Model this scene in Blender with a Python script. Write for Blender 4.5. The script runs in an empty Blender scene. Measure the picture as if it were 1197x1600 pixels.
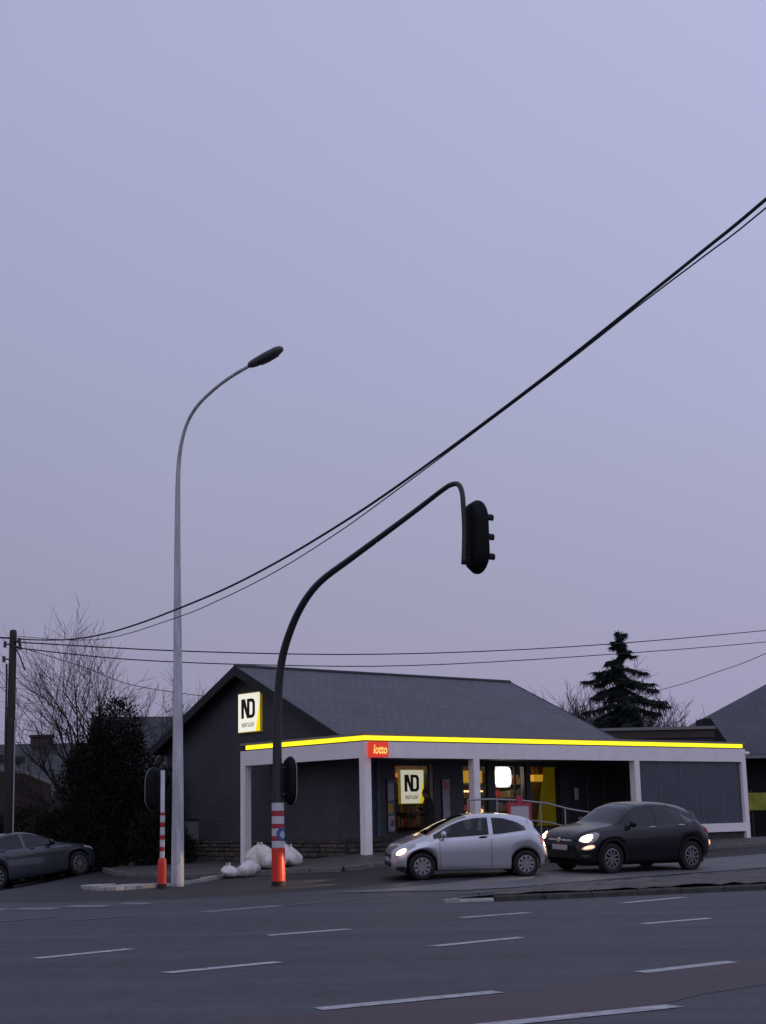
import bpy, bmesh, math, random
import numpy as np
from mathutils import Vector, Matrix
random.seed(7); R = math.radians
sc = bpy.context.scene; COL = sc.collection

# ---------------------------------------------------------------- camera
cd = bpy.data.cameras.new('camera'); cam = bpy.data.objects.new('camera', cd); COL.objects.link(cam)
cd.sensor_fit = 'VERTICAL'; cd.sensor_height = 36.0; cd.sensor_width = 36.0; cd.lens = 51.75
cd.clip_start = 0.1; cd.clip_end = 4000
PITCH, ROLL = R(11.693), R(1.22)
r0 = Vector((1, 0, 0)); u0 = Vector((0, -math.sin(PITCH), math.cos(PITCH))); f0 = Vector((0, math.cos(PITCH), math.sin(PITCH)))
cu = u0 * math.cos(ROLL) + r0 * math.sin(ROLL); cr = r0 * math.cos(ROLL) - u0 * math.sin(ROLL)
m = Matrix((cr, cu, -f0)).transposed().to_4x4(); m.translation = (0, 0, 1.5); cam.matrix_world = m
sc.camera = cam

# ---------------------------------------------------------------- world, dusk under an even overcast
w = bpy.data.worlds.new('World'); sc.world = w; w.use_nodes = True
nt = w.node_tree; nt.nodes.clear()
wo = nt.nodes.new('ShaderNodeOutputWorld'); add = nt.nodes.new('ShaderNodeAddShader')
b1 = nt.nodes.new('ShaderNodeBackground'); b2 = nt.nodes.new('ShaderNodeBackground')
sky = nt.nodes.new('ShaderNodeTexSky'); sky.sky_type = 'NISHITA'; sky.sun_disc = False
sky.sun_elevation = R(3); sky.sun_rotation = R(200); sky.air_density = 2; sky.dust_density = 3; sky.ozone_density = 3
nt.links.new(sky.outputs[0], b2.inputs[0]); b2.inputs[1].default_value = 0.05
tc = nt.nodes.new('ShaderNodeTexCoord'); sx = nt.nodes.new('ShaderNodeSeparateXYZ'); rp = nt.nodes.new('ShaderNodeValToRGB')
nt.links.new(tc.outputs['Generated'], sx.inputs[0])
ns = nt.nodes.new('ShaderNodeTexNoise'); ns.inputs['Scale'].default_value = 2.2; ns.inputs['Detail'].default_value = 3
nt.links.new(tc.outputs['Generated'], ns.inputs['Vector'])
md = nt.nodes.new('ShaderNodeMath'); md.operation = 'MULTIPLY_ADD'; md.inputs[1].default_value = 0.14; md.inputs[2].default_value = -0.07
nt.links.new(ns.outputs[0], md.inputs[0])
ad = nt.nodes.new('ShaderNodeMath'); ad.operation = 'ADD'; nt.links.new(sx.outputs[2], ad.inputs[0]); nt.links.new(md.outputs[0], ad.inputs[1])
nt.links.new(ad.outputs[0], rp.inputs[0]); nt.links.new(rp.outputs[0], b1.inputs[0])
el = rp.color_ramp.elements
el[0].position = 0.0; el[0].color = (.300, .294, .452, 1)
el[1].position = 1.0; el[1].color = (.45, .47, .70, 1)
e = el.new(.18); e.color = (.342, .344, .522, 1)
e = el.new(.50); e.color = (.425, .440, .655, 1)
# a little more light on the right-hand side of the sky, falling off smoothly all the way round
mz = nt.nodes.new('ShaderNodeMath'); mz.operation = 'MULTIPLY_ADD'; mz.inputs[1].default_value = .30; mz.inputs[2].default_value = .945
nt.links.new(sx.outputs[0], mz.inputs[0]); nt.links.new(mz.outputs[0], b1.inputs[1])
nt.links.new(b1.outputs[0], add.inputs[0]); nt.links.new(b2.outputs[0], add.inputs[1]); nt.links.new(add.outputs[0], wo.inputs[0])
sd = bpy.data.lights.new('sun', 'SUN'); sun = bpy.data.objects.new('sun', sd); COL.objects.link(sun)
sd.energy = 0.30; sd.angle = R(60); sd.color = (.86, .88, 1.0); sun.rotation_euler = (R(48), 0, R(-18))
vs = sc.view_settings; vs.view_transform = 'Standard'; vs.look = 'None'; vs.exposure = 0.0; vs.gamma = 1.0; vs.use_curve_mapping = False
sc.cycles.max_bounces = 6; sc.cycles.transparent_max_bounces = 12; sc.cycles.sample_clamp_indirect = 4
sc.render.filter_size = 2.1

# ---------------------------------------------------------------- materials
MATS = {}
def mat(name, col, rough=.6, metal=0., emit=None, es=0., var=0., scale=8., bump=0., bscale=60., coat=0., spec=.5, stretch=None, coords='Object', detail=4.):
    if name in MATS: return MATS[name]
    M = bpy.data.materials.new(name); M.use_nodes = True; n = M.node_tree.nodes; l = M.node_tree.links
    b = n['Principled BSDF']; b.inputs['Base Color'].default_value = (*col, 1); b.inputs['Roughness'].default_value = rough
    b.inputs['Metallic'].default_value = metal; b.inputs['Coat Weight'].default_value = coat; b.inputs['Coat Roughness'].default_value = .06
    b.inputs['Specular IOR Level'].default_value = spec
    if emit: b.inputs['Emission Color'].default_value = (*emit, 1); b.inputs['Emission Strength'].default_value = es
    if var or bump:
        t = n.new('ShaderNodeTexCoord'); src = t.outputs[coords]
        if stretch:
            mp = n.new('ShaderNodeMapping'); mp.inputs['Scale'].default_value = stretch; l.new(src, mp.inputs[0]); src = mp.outputs[0]
    if var:
        a = n.new('ShaderNodeTexNoise'); a.inputs['Scale'].default_value = scale; a.inputs['Detail'].default_value = detail; a.inputs['Roughness'].default_value = .65
        l.new(src, a.inputs['Vector'])
        rr = n.new('ShaderNodeValToRGB'); l.new(a.outputs[0], rr.inputs[0])
        rr.color_ramp.elements[0].position = .28; rr.color_ramp.elements[1].position = .72
        rr.color_ramp.elements[0].color = (*[max(0, c * (1 - var)) for c in col], 1); rr.color_ramp.elements[1].color = (*[c * (1 + var) for c in col], 1)
        l.new(rr.outputs[0], b.inputs['Base Color'])
    if bump:
        a = n.new('ShaderNodeTexNoise'); a.inputs['Scale'].default_value = bscale; a.inputs['Detail'].default_value = 3; l.new(src, a.inputs['Vector'])
        bb = n.new('ShaderNodeBump'); bb.inputs['Strength'].default_value = bump; bb.inputs['Distance'].default_value = .02
        l.new(a.outputs[0], bb.inputs['Height']); l.new(bb.outputs[0], b.inputs['Normal'])
    MATS[name] = M; return M
def glass(name, tint, refl=.12, rough=.03):
    M = bpy.data.materials.new(name); M.use_nodes = True; n = M.node_tree.nodes; l = M.node_tree.links; n.clear()
    o = n.new('ShaderNodeOutputMaterial'); t = n.new('ShaderNodeBsdfTransparent'); t.inputs[0].default_value = (*tint, 1)
    g = n.new('ShaderNodeBsdfGlossy'); g.inputs['Roughness'].default_value = rough; g.inputs[0].default_value = (.9, .92, .95, 1)
    fr = n.new('ShaderNodeLayerWeight'); fr.inputs[0].default_value = refl * 2.2; mx = n.new('ShaderNodeMixShader')
    l.new(fr.outputs['Fresnel'], mx.inputs[0]); l.new(t.outputs[0], mx.inputs[1]); l.new(g.outputs[0], mx.inputs[2]); l.new(mx.outputs[0], o.inputs[0])
    MATS[name] = M; return M
clamp01 = lambda t: max(0., min(1., t))
def asphalt(name, col, var, spots):
    M = bpy.data.materials.new(name); M.use_nodes = True; n = M.node_tree.nodes; l = M.node_tree.links; b = n['Principled BSDF']; b.inputs['Specular IOR Level'].default_value = .3
    t = n.new('ShaderNodeTexCoord')
    def noise(s, d, st=None):
        a = n.new('ShaderNodeTexNoise'); a.inputs['Scale'].default_value = s; a.inputs['Detail'].default_value = d; a.inputs['Roughness'].default_value = .7
        src = t.outputs['Object']
        if st:
            mp = n.new('ShaderNodeMapping'); mp.inputs['Rotation'].default_value = (0, 0, R(-41)); mp.inputs['Scale'].default_value = st; l.new(src, mp.inputs[0]); src = mp.outputs[0]
        l.new(src, a.inputs['Vector']); return a.outputs[0]
    big = noise(.5, 5, (.10, 1.4, 1)); mid = noise(2.6, 9); fine = noise(45, 3)
    s1 = n.new('ShaderNodeMath'); s1.operation = 'MULTIPLY_ADD'; l.new(big, s1.inputs[0]); s1.inputs[1].default_value = .7; l.new(mid, s1.inputs[2])
    s2 = n.new('ShaderNodeMath'); s2.operation = 'MULTIPLY_ADD'; l.new(fine, s2.inputs[0]); s2.inputs[1].default_value = spots; l.new(s1.outputs[0], s2.inputs[2])
    sq = n.new('ShaderNodeMath'); sq.operation = 'DIVIDE'; l.new(s2.outputs[0], sq.inputs[0]); sq.inputs[1].default_value = 2.2; rr = n.new('ShaderNodeValToRGB'); l.new(sq.outputs[0], rr.inputs[0])
    cm = .5 + .35 + spots * .5; rr.color_ramp.elements[0].position = clamp01((cm - .28) / 2.2); rr.color_ramp.elements[1].position = clamp01((cm + .28) / 2.2)
    rr.color_ramp.elements[0].color = (*[c * (1 - var) for c in col], 1); rr.color_ramp.elements[1].color = (*[c * (1 + var) for c in col], 1)
    l.new(rr.outputs[0], b.inputs['Base Color'])
    ro = n.new('ShaderNodeMapRange'); l.new(mid, ro.inputs[0]); ro.inputs[3].default_value = .5; ro.inputs[4].default_value = .78; l.new(ro.outputs[0], b.inputs['Roughness'])
    bb = n.new('ShaderNodeBump'); bb.inputs['Strength'].default_value = .5; bb.inputs['Distance'].default_value = .01; l.new(fine, bb.inputs['Height']); l.new(bb.outputs[0], b.inputs['Normal'])
    MATS[name] = M; return M
def slates(name, col, cw=.3, ch=.22, mort=.05, dark=.35):
    # courses laid out with brick texture on UV (metres)
    M = bpy.data.materials.new(name); M.use_nodes = True; n = M.node_tree.nodes; l = M.node_tree.links; b = n['Principled BSDF']
    t = n.new('ShaderNodeTexCoord'); br = n.new('ShaderNodeTexBrick'); l.new(t.outputs['UV'], br.inputs['Vector'])
    br.inputs['Scale'].default_value = 1; br.inputs['Brick Width'].default_value = cw; br.inputs['Row Height'].default_value = ch; br.inputs['Mortar Size'].default_value = .012
    br.inputs['Color1'].default_value = (*[c * 1.12 for c in col], 1); br.inputs['Color2'].default_value = (*[c * .86 for c in col], 1); br.inputs['Mortar'].default_value = (*[c * dark for c in col], 1)
    a = n.new('ShaderNodeTexNoise'); a.inputs['Scale'].default_value = .9; a.inputs['Detail'].default_value = 5; l.new(t.outputs['UV'], a.inputs['Vector'])
    mx = n.new('ShaderNodeMix'); mx.data_type = 'RGBA'; mx.blend_type = 'MULTIPLY'; mx.inputs[0].default_value = .6
    l.new(br.outputs[0], mx.inputs[6]); rr = n.new('ShaderNodeValToRGB'); l.new(a.outputs[0], rr.inputs[0]); rr.color_ramp.elements[0].color = (.55, .55, .55, 1); rr.color_ramp.elements[0].position = .3; rr.color_ramp.elements[1].position = .7
    l.new(rr.outputs[0], mx.inputs[7]); l.new(mx.outputs[2], b.inputs['Base Color']); b.inputs['Roughness'].default_value = .55
    bb = n.new('ShaderNodeBump'); bb.inputs['Strength'].default_value = .6; bb.inputs['Distance'].default_value = .02; l.new(br.outputs['Fac'], bb.inputs['Height']); bb.invert = True; l.new(bb.outputs[0], b.inputs['Normal'])
    MATS[name] = M; return M

asphalt('road', (.040, .044, .050), .75, 1.1); asphalt('yard', (.018, .018, .0195), .4, .5); asphalt('cycle_red', (.054, .037, .044), .30, .5)
asphalt('gutter', (.125, .12, .125), .22, .4)
asphalt('pavement', (.070, .064, .060), .3, .4)
mat('paint', (.36, .355, .365), .7, var=.5, scale=9, bump=.2, detail=8)
mat('paint_worn', (.17, .17, .18), .75, var=.4, scale=5); mat('paint_faint', (.075, .077, .086), .75, var=.4, scale=5)
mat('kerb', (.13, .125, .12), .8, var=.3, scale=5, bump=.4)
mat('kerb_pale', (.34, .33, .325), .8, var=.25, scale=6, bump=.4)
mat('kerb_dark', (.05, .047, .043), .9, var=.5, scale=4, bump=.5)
mat('soil', (.085, .08, .074), .95, var=.5, scale=3, bump=.8, bscale=20)
mat('render_dark', (.030, .031, .038), .8, var=.18, scale=2, bump=.15)
mat('panel_dark', (.024, .024, .029), .6, var=.2, scale=2)
mat('verge', (.012, .012, .015), .7)
slates('brick_dark', (.062, .067, .078), .22, .075, dark=.72); slates('slates', (.066, .069, .082)); slates('slates_dark', (.03, .031, .037)); slates('slates_blue', (.075, .082, .10), .22, .11, dark=.75)
mat('white_metal', (.84, .79, .78), .5, var=.06, scale=3)
mat('taupe', (.23, .20, .17), .6)
mat('led', (.9, .8, 0), .4, emit=(1.0, .86, .015), es=1.25, var=0)
mat('soffit', (.035, .033, .035), .8)
mat('stone', (.075, .064, .053), .9, var=.45, scale=6, bump=.6, bscale=12)
mat('stone_b', (.050, .046, .044), .9, var=.45, scale=6, bump=.6, bscale=12)
mat('stone_c', (.10, .082, .062), .9, var=.4, scale=6, bump=.6, bscale=12)
mat('mortar', (.035, .031, .027), .95)
mat('screen_panel', (.050, .066, .078), .35, var=.12, scale=1.5, spec=.4)
mat('seam', (.12, .14, .15), .5)
mat('frame_dark', (.02, .02, .022), .45)
mat('frame_tan', (.30, .24, .13), .5)
glass('shop_glass', (.78, .78, .76), .05)
mat('inside_wall', (.22, .15, .09), .8, var=.35, scale=2.5)
mat('inside_floor', (.12, .10, .08), .6)
mat('shelf', (.16, .12, .08), .6)
for i, c in enumerate([(.42, .10, .05), (.40, .27, .05), (.08, .13, .24), (.33, .28, .22), (.10, .20, .08), (.28, .06, .05)]): mat('goods%d' % i, c, .5, var=.4, scale=9)
mat('yellow_film', (.33, .27, .012), .5, emit=(.5, .38, .0), es=.10)
mat('sign_white', (.8, .8, .72), .4, emit=(1.0, .96, .78), es=.72)
mat('sign_yellow', (.8, .65, .02), .4, emit=(1.0, .78, .0), es=.78)
mat('sign_black', (.006, .006, .006), .5)
mat('sign_case', (.35, .29, .06), .5, emit=(.8, .6, .03), es=.16)
mat('lotto_red', (.55, .03, .015), .4, emit=(1.0, .055, .02), es=.50)
mat('lotto_yellow', (.8, .5, .12), .4, emit=(1.0, .62, .14), es=.9)
mat('light_panel', (1, 1, 1), .4, emit=(1, .97, .93), es=5)
mat('lamp_warm', (1, .8, .5), .4, emit=(1, .66, .28), es=3.0)
mat('glow_amber', (1, .6, .3), .4, emit=(1, .42, .12), es=3.0)
mat('awning_lit', (.7, .45, .05), .5, emit=(1, .55, .04), es=.55)
mat('poster_a', (.28, .30, .32), .5, var=.55, scale=4.5); mat('poster_b', (.30, .28, .30), .5, var=.5, scale=6); mat('paper', (.36, .37, .40), .6, var=.2, scale=20)
mat('poster_blue', (.06, .11, .16), .5, var=.4, scale=6); mat('poster_red', (.45, .12, .12), .5, var=.5, scale=10)
mat('board_red', (.42, .03, .06), .5); mat('board_white', (.45, .44, .45), .5, var=.15, scale=12)
mat('rail_metal', (.34, .34, .36), .4, metal=.5)
mat('pole_grey', (.47, .475, .51), .7, var=.38, scale=5, bump=.15, stretch=(1.5, 1.5, .22), detail=7)
mat('pole_dark', (.018, .019, .026), .45)
mat('lamp_head', (.10, .10, .11), .5); mat('lamp_lens', (.05, .05, .055), .25)
mat('signal_black', (.004, .005, .006), .55, spec=.15); mat('signal_rim', (.30, .32, .33), .5)
mat('sleeve_red', (.62, .035, .018), .42); mat('band_red', (.36, .015, .02), .45); mat('band_white', (.52, .52, .54), .5, var=.1, scale=20)
mat('sticker_blue', (.03, .09, .28), .4); mat('sticker_white', (.35, .42, .55), .4)
mat('rubber', (.012, .012, .012), .8)
mat('lens_red', (.05, .004, .003), .3); mat('lens_amber', (.06, .03, .003), .3); mat('lens_green', (.0, .12, .06), .3, emit=(0, .55, .28), es=.35)
mat('wood_pole', (.030, .028, .027), .9, var=.4, scale=5, stretch=(3, 3, .4)); mat('conduit', (.32, .32, .34), .5)
mat('cable', (.026, .026, .032), .8); mat('insulator', (.03, .03, .035), .4)
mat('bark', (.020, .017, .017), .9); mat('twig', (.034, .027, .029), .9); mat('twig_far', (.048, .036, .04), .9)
mat('leaf_dark', (.013, .017, .012), .95, var=.35, scale=3, spec=.1); mat('leaf_needle', (.022, .030, .026), .95, var=.4, scale=2, spec=.1); mat('leaf_brown', (.024, .019, .016), .95, spec=.1, var=.45, scale=3)
mat('brick_wall', (.055, .040, .034), .9, var=.35, scale=5); mat('coping', (.20, .18, .16), .9, var=.3, scale=5)
mat('far_wall', (.05, .048, .05), .9, var=.3); mat('far_white', (.26, .25, .28), .8, var=.2); mat('dark_wall', (.008, .008, .009), .9)
mat('gutter_metal', (.18, .18, .185), .5); mat('brown_band', (.050, .038, .036), .8, var=.3)
mat('sign_lime', (.15, .16, .015), .5, var=.7, scale=3.5, emit=(.4, .42, .0), es=.05)
mat('bag', (.62, .60, .58), .45, var=.22, scale=7, bump=.5, bscale=14); mat('bag_warm', (.60, .56, .49), .45, var=.22, scale=7, bump=.5, bscale=14)
mat('cabinet', (.16, .165, .175), .6)
mat('silver_paint', (.53, .54, .575), .27, metal=.65, coat=1.); mat('black_paint', (.005, .005, .008), .3, metal=.0, coat=.35, spec=.35); mat('grey_paint', (.045, .052, .065), .33, metal=.4, coat=.8); mat('navy_paint', (.012, .014, .022), .35, metal=.3, coat=.8)
mat('cladding', (.006, .006, .007), .7, spec=.25); mat('black_trim', (.006, .006, .007), .4); mat('chrome', (.50, .50, .54), .3, metal=.5)
mat('under', (.003, .003, .003), .9); mat('tyre', (.008, .008, .009), .85); mat('rim_silver', (.30, .30, .32), .4, metal=.5); mat('rim_dark', (.02, .02, .022), .4)
mat('rim_face', (.26, .26, .28), .35, metal=.7)
glass('car_glass', (.36, .43, .44), .16); glass('car_glass_dark', (.20, .25, .27), .17)
mat('head_on', (1, .8, .6), .2, emit=(1.0, .66, .40), es=11); mat('head_hot', (1, .9, .8), .2, emit=(1.0, .86, .68), es=26); mat('head_clear', (.35, .35, .38), .1, coat=1.)
mat('fog_on', (1, .8, .4), .2, emit=(1.0, .68, .34), es=5); mat('indicator', (.9, .6, .35), .2, emit=(1.0, .50, .25), es=1.6)
mat('tail_red', (.28, .01, .02), .25, emit=(.8, .02, .05), es=.12, coat=.6); mat('plate', (.40, .39, .40), .5); mat('plate_text', (.10, .012, .015), .5)
mat('seat', (.02, .02, .022), .8)
mat('jacket', (.007, .007, .009), .85, var=.3, scale=9); mat('trousers', (.010, .011, .017), .85); mat('skin', (.16, .085, .06), .6); mat('hair', (.03, .022, .018), .8)
mat('far_field', (.03, .032, .026), .95, var=.3, scale=.4)

# ---------------------------------------------------------------- mesh helpers
ORG = {}
def tag(o, label=None, cat=None, group=None, kind=None):
    if label: o['label'] = label
    if cat: o['category'] = cat
    if group: o['group'] = group
    if kind: o['kind'] = kind
    return o
def empty(name, loc, label, cat, group=None):
    o = bpy.data.objects.new(name, None); COL.objects.link(o); o.location = loc; o.empty_display_size = .2
    ORG[o] = Vector(loc); return tag(o, label, cat, group)
def mk(name, V, F, m_, parent=None, local=False, smooth=False, uv=None, mats=None, midx=None, origin=None):
    off = Vector((0, 0, 0))
    if parent is not None:
        if not local: off = ORG[parent]
    elif origin is not None: off = Vector(origin)
    me = bpy.data.meshes.new(name); me.from_pydata([tuple(Vector(p) - off) for p in V], [], F)
    for x in (mats or [m_]): me.materials.append(MATS[x])
    if midx: me.polygons.foreach_set('material_index', midx)
    if smooth: me.polygons.foreach_set('use_smooth', [True] * len(me.polygons))
    if uv:
        L = me.uv_layers.new(name='UVMap')
        for p in me.polygons:
            for li in p.loop_indices: L.data[li].uv = uv(Vector(V[me.loops[li].vertex_index]))
    o = bpy.data.objects.new(name, me); COL.objects.link(o)
    if parent is not None: o.parent = parent; ORG[o] = ORG.get(parent, Vector((0, 0, 0)))
    else: o.location = off; ORG[o] = off
    return o
class G_:   # collects geometry for one mesh
    def __init__(s): s.V = []; s.F = []
    def add(s, V, F):
        n = len(s.V); s.V += [Vector(v) for v in V]; s.F += [tuple(i + n for i in f) for f in F]; return s
    def box(s, x0, x1, y0, y1, z0, z1, X=None, bev=0):
        q = [(x, y, z) for z in (z0, z1) for y in (y0, y1) for x in (x0, x1)]
        if X: q = [X(*p) for p in q]
        return s.add(q, [(0, 2, 3, 1), (4, 5, 7, 6), (0, 1, 5, 4), (2, 6, 7, 3), (1, 3, 7, 5), (0, 4, 6, 2)])
    def tube(s, P, rad, n=8, caps=True):
        P = [Vector(p) for p in P]; rings = []
        if not hasattr(rad, '__len__'): rad = [rad] * len(P)
        ref = None
        for i, p in enumerate(P):
            d = (P[min(i + 1, len(P) - 1)] - P[max(i - 1, 0)]).normalized()
            if ref is None:
                ref = Vector((1, 0, 0)) if abs(d.x) < .8 else Vector((0, 1, 0))
            a = (ref - d * ref.dot(d)).normalized(); ref = a; b = d.cross(a)
            rings.append([p + (a * math.cos(2 * math.pi * k / n) + b * math.sin(2 * math.pi * k / n)) * rad[i] for k in range(n)])
        V = [q for r_ in rings for q in r_]; F = []
        for i in range(len(P) - 1):
            for k in range(n): F.append((i * n + k, i * n + (k + 1) % n, (i + 1) * n + (k + 1) % n, (i + 1) * n + k))
        if caps: F.append(tuple(range(n))[::-1]); F.append(tuple((len(P) - 1) * n + k for k in range(n)))
        return s.add(V, F)
    def lathe(s, prof, n=16, M=None):   # profile (r, z) about local z
        V = []; F = []
        for r_, z in prof:
            for k in range(n):
                a = 2 * math.pi * k / n; V.append(Vector((r_ * math.cos(a), r_ * math.sin(a), z)))
        for i in range(len(prof) - 1):
            for k in range(n): F.append((i * n + k, i * n + (k + 1) % n, (i + 1) * n + (k + 1) % n, (i + 1) * n + k))
        if M: V = [M @ v for v in V]
        return s.add(V, F)
    def prism(s, poly, fn0, fn1):     # poly of 2d points, two lifting functions
        n = len(poly); V = [fn0(*p) for p in poly] + [fn1(*p) for p in poly]
        F = [tuple(range(n)), tuple(range(2 * n - 1, n - 1, -1))] + [(i, n + i, n + (i + 1) % n, (i + 1) % n) for i in range(n)]
        return s.add(V, F)
    def put(s, name, m_, parent=None, **k): return mk(name, s.V, s.F, m_, parent, **k)
def spline(P, k=6):
    P = [Vector(p) for p in P]; out = []
    for i in range(len(P) - 1):
        a, b, c, d = P[max(i - 1, 0)], P[i], P[i + 1], P[min(i + 2, len(P) - 1)]
        for j in range(k):
            t = j / k; out.append(.5 * ((2 * b) + (c - a) * t + (2 * a - 5 * b + 4 * c - d) * t * t + (3 * b - a - 3 * c + d) * t ** 3))
    return out + [P[-1]]
def text_mesh(txt, size, sx=1.0):
    cu_ = bpy.data.curves.new('t', 'FONT'); cu_.body = txt; cu_.size = size; cu_.align_x = 'CENTER'; cu_.align_y = 'CENTER'; cu_.offset = .02 * size
    o = bpy.data.objects.new('t', cu_); COL.objects.link(o); bpy.context.view_layer.update()
    me = o.evaluated_get(bpy.context.evaluated_depsgraph_get()).to_mesh()
    V = [(v.co.x * sx, v.co.y) for v in me.vertices]; F = [tuple(p.vertices) for p in me.polygons]
    ax = (min(a for a, b in V) + max(a for a, b in V)) / 2; ay = (min(b for a, b in V) + max(b for a, b in V)) / 2; V = [(a - ax, b - ay) for a, b in V]
    o.to_mesh_clear(); bpy.data.objects.remove(o); bpy.data.curves.remove(cu_); return V, F

# ---------------------------------------------------------------- frame of the shop: corner post C, u along the front, v along the gable side
C = Vector((-.61, 39, 0)); A40 = R(40); U = Vector((math.cos(A40), math.sin(A40), 0)); Vv = Vector((-math.sin(A40), math.cos(A40), 0))
def B(su, sv, z): return C + U * su + Vv * sv + Vector((0, 0, z))
def clamp(t, a=0., b=1.): return max(a, min(b, t))
def ground(x, y):
    d = Vector((x, y, 0)) - C; su = d.dot(U); sv = d.dot(Vv)
    z = .5 * clamp((sv + 8.5) / 8.2) ** 1.7 * clamp((su + 5) / 5) ** 1.3 * (1 - .6 * clamp(sv / 5.6))
    if su > 18: z *= clamp(1 - (su - 18) / 30)
    z -= .13 * clamp((-8.7 - x) / 1., 0, 3.2) * clamp((y - 30) / 6)
    return z

# ================================================================ THE SETTING
xs = [-2500, -600, -150, -60, -30, -20] + [-16 + .5 * i for i in range(85)] + [30, 45, 80, 160, 600, 2500]
ys = [-300, -60, -20, 0, 10, 18, 22] + [24 + .5 * i for i in range(81)] + [70, 90, 140, 300, 800, 2500]
V = [(x, y, ground(x, y)) for y in ys for x in xs]; nx = len(xs)
F = [(j * nx + i, j * nx + i + 1, (j + 1) * nx + i + 1, (j + 1) * nx + i) for j in range(len(ys) - 1) for i in range(nx - 1)]
tag(mk('ground', V, F, 'yard', smooth=True), kind='structure')

EDGE = [(-60, 29.2), (-12, 29.6), (-7.61, 29.5), (-6.3, 29.3), (-3.9, 29.7), (-2.23, 30.9), (-.7, 32.7), (.13, 33.5), (1.31, 34.9), (3, 36.4), (6, 38.8), (12, 43.8), (20, 50.5), (60, 84)]
def interp(T, x):
    if x <= T[0][0]: return T[0][1]
    for (a, b), (c, d) in zip(T, T[1:]):
        if x <= c: return b + (d - b) * (x - a) / (c - a)
    return T[-1][1]
rx = [-60, -40, -25] + [-16 + .5 * i for i in range(73)] + [24, 32, 45, 60]
V = []; F = []; fr = [0, .3, .5, .6] + [.65 + .35 * i / 16 for i in range(17)]
for x in rx:
    for t in fr:
        y = -40 + (interp(EDGE, x) + 40) * t; V.append((x, y, ground(x, y) + .008))
k = len(fr)
F = [(i * k + j, (i + 1) * k + j, (i + 1) * k + j + 1, i * k + j + 1) for i in range(len(rx) - 1) for j in range(k - 1)]
road = tag(mk('road', V, F, 'road', smooth=True), kind='structure')
DEN = lambda P, n=8: [tuple(P[i][j] + (P[i + 1][j] - P[i][j]) * t / n for j in (0, 1)) for i in range(len(P) - 1) for t in range(n)] + [P[-1]]
def strip(name, P, Q, m_, dz, parent):       # sheet between two polylines of equal count
    V = []; F = []
    for p, q in zip(P, Q):
        for t in (0, .5, 1):
            x = p[0] + (q[0] - p[0]) * t; y = p[1] + (q[1] - p[1]) * t; V.append((x, y, ground(x, y) + dz))
    for i in range(len(P) - 1):
        for j in range(2): F.append((i * 3 + j, (i + 1) * 3 + j, (i + 1) * 3 + j + 1, i * 3 + j + 1))
    return mk(name, V, F, m_, parent)
strip('cycle_path', [(-9, 7.0), (-5, 9.4), (-1.37, 11.62), (-.59, 12.12), (.87, 13.0), (2.31, 14.34), (3.78, 15.52), (9, 19.6)],
      [(-6.5, 6.0), (-2.6, 9.1), (-.2, 10.7), (.77, 11.29), (2.05, 12.05), (2.57, 12.74), (3.23, 13.32), (9.3, 18.0)], 'cycle_red', .011, road)
strip('gutter_band', DEN([(-1.2, 30.65), (.12, 31.91), (1.25, 33.17), (2.83, 35.0), (4.5, 36.9), (6.44, 39.1), (8.55, 41.3), (10.87, 43.8), (20, 53.5)]),
      DEN([(-1.18, 30.55), (.36, 30.6), (1.37, 30.5), (2.48, 31.2), (4.04, 33.0), (5.69, 34.6), (7.51, 36.3), (9.47, 38.2), (18, 46.5)]), 'gutter', .022, road)
def dash(a, b, wd, m_='paint', name='lane_marking', n=5):
    a = Vector((*a, 0)); b = Vector((*b, 0)); d = (b - a).normalized(); p = Vector((-d.y, d.x, 0)) * wd / 2; V = []; F = []
    for i in range(n + 1):
        q = a + (b - a) * i / n
        for s in (-1, 1):
            e_ = q + p * s + d * random.uniform(-.03, .03) * (i in (0, n)); V.append((e_.x, e_.y, ground(e_.x, e_.y) + .0135))
    for i in range(n): F.append((2 * i, 2 * i + 2, 2 * i + 3, 2 * i + 1))
    return mk(name, V, F, m_, road)
for a, b in [((-4.03, 17.34), (-3.12, 18.35)), ((-1.63, 19.97), (-.58, 20.78)), ((1.04, 22.59), (2.13, 23.41)), ((3.85, 25.3), (5.12, 26.6)),
             ((-2.28, 15.39), (-1.22, 16.28)), ((.48, 17.81), (1.6, 18.81)), ((3.37, 20.58), (4.47, 21.38)), ((-4.9, 13.2), (-3.9, 14.05)), ((6.2, 23.0), (7.3, 23.9))]: dash(a, b, .18)
for a, b in [((-.6, 12.28), (.88, 13.18)), ((2.34, 14.5), (3.41, 15.33)), ((-3.6, 10.2), (-2.3, 11.1))]: dash(a, b, .19)
dash((.3, 10.95), (2.2, 12.02), .2)
dash((-3.11, 25.31), (-1.93, 26.67), .32, 'paint_worn'); dash((-1.85, 26.77), (.11, 29.25), .22, 'paint_faint')
for a, b in [((-5.06, 23.77), (-4.2, 24.85)), ((-6.16, 23.96), (-5.5, 24.98))]: dash(a, b, .2, 'paint_faint')
for a, b in [((-7.7, 27.5), (-6.9, 27.3)), ((-6.75, 27.45), (-5.96, 27.2)), ((-5.98, 27.96), (-5.13, 27.66)), ((-5.05, 28.43), (-4.47, 28.2))]: dash(a, b, .55, 'paint_worn', 'crossing_block')

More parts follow.
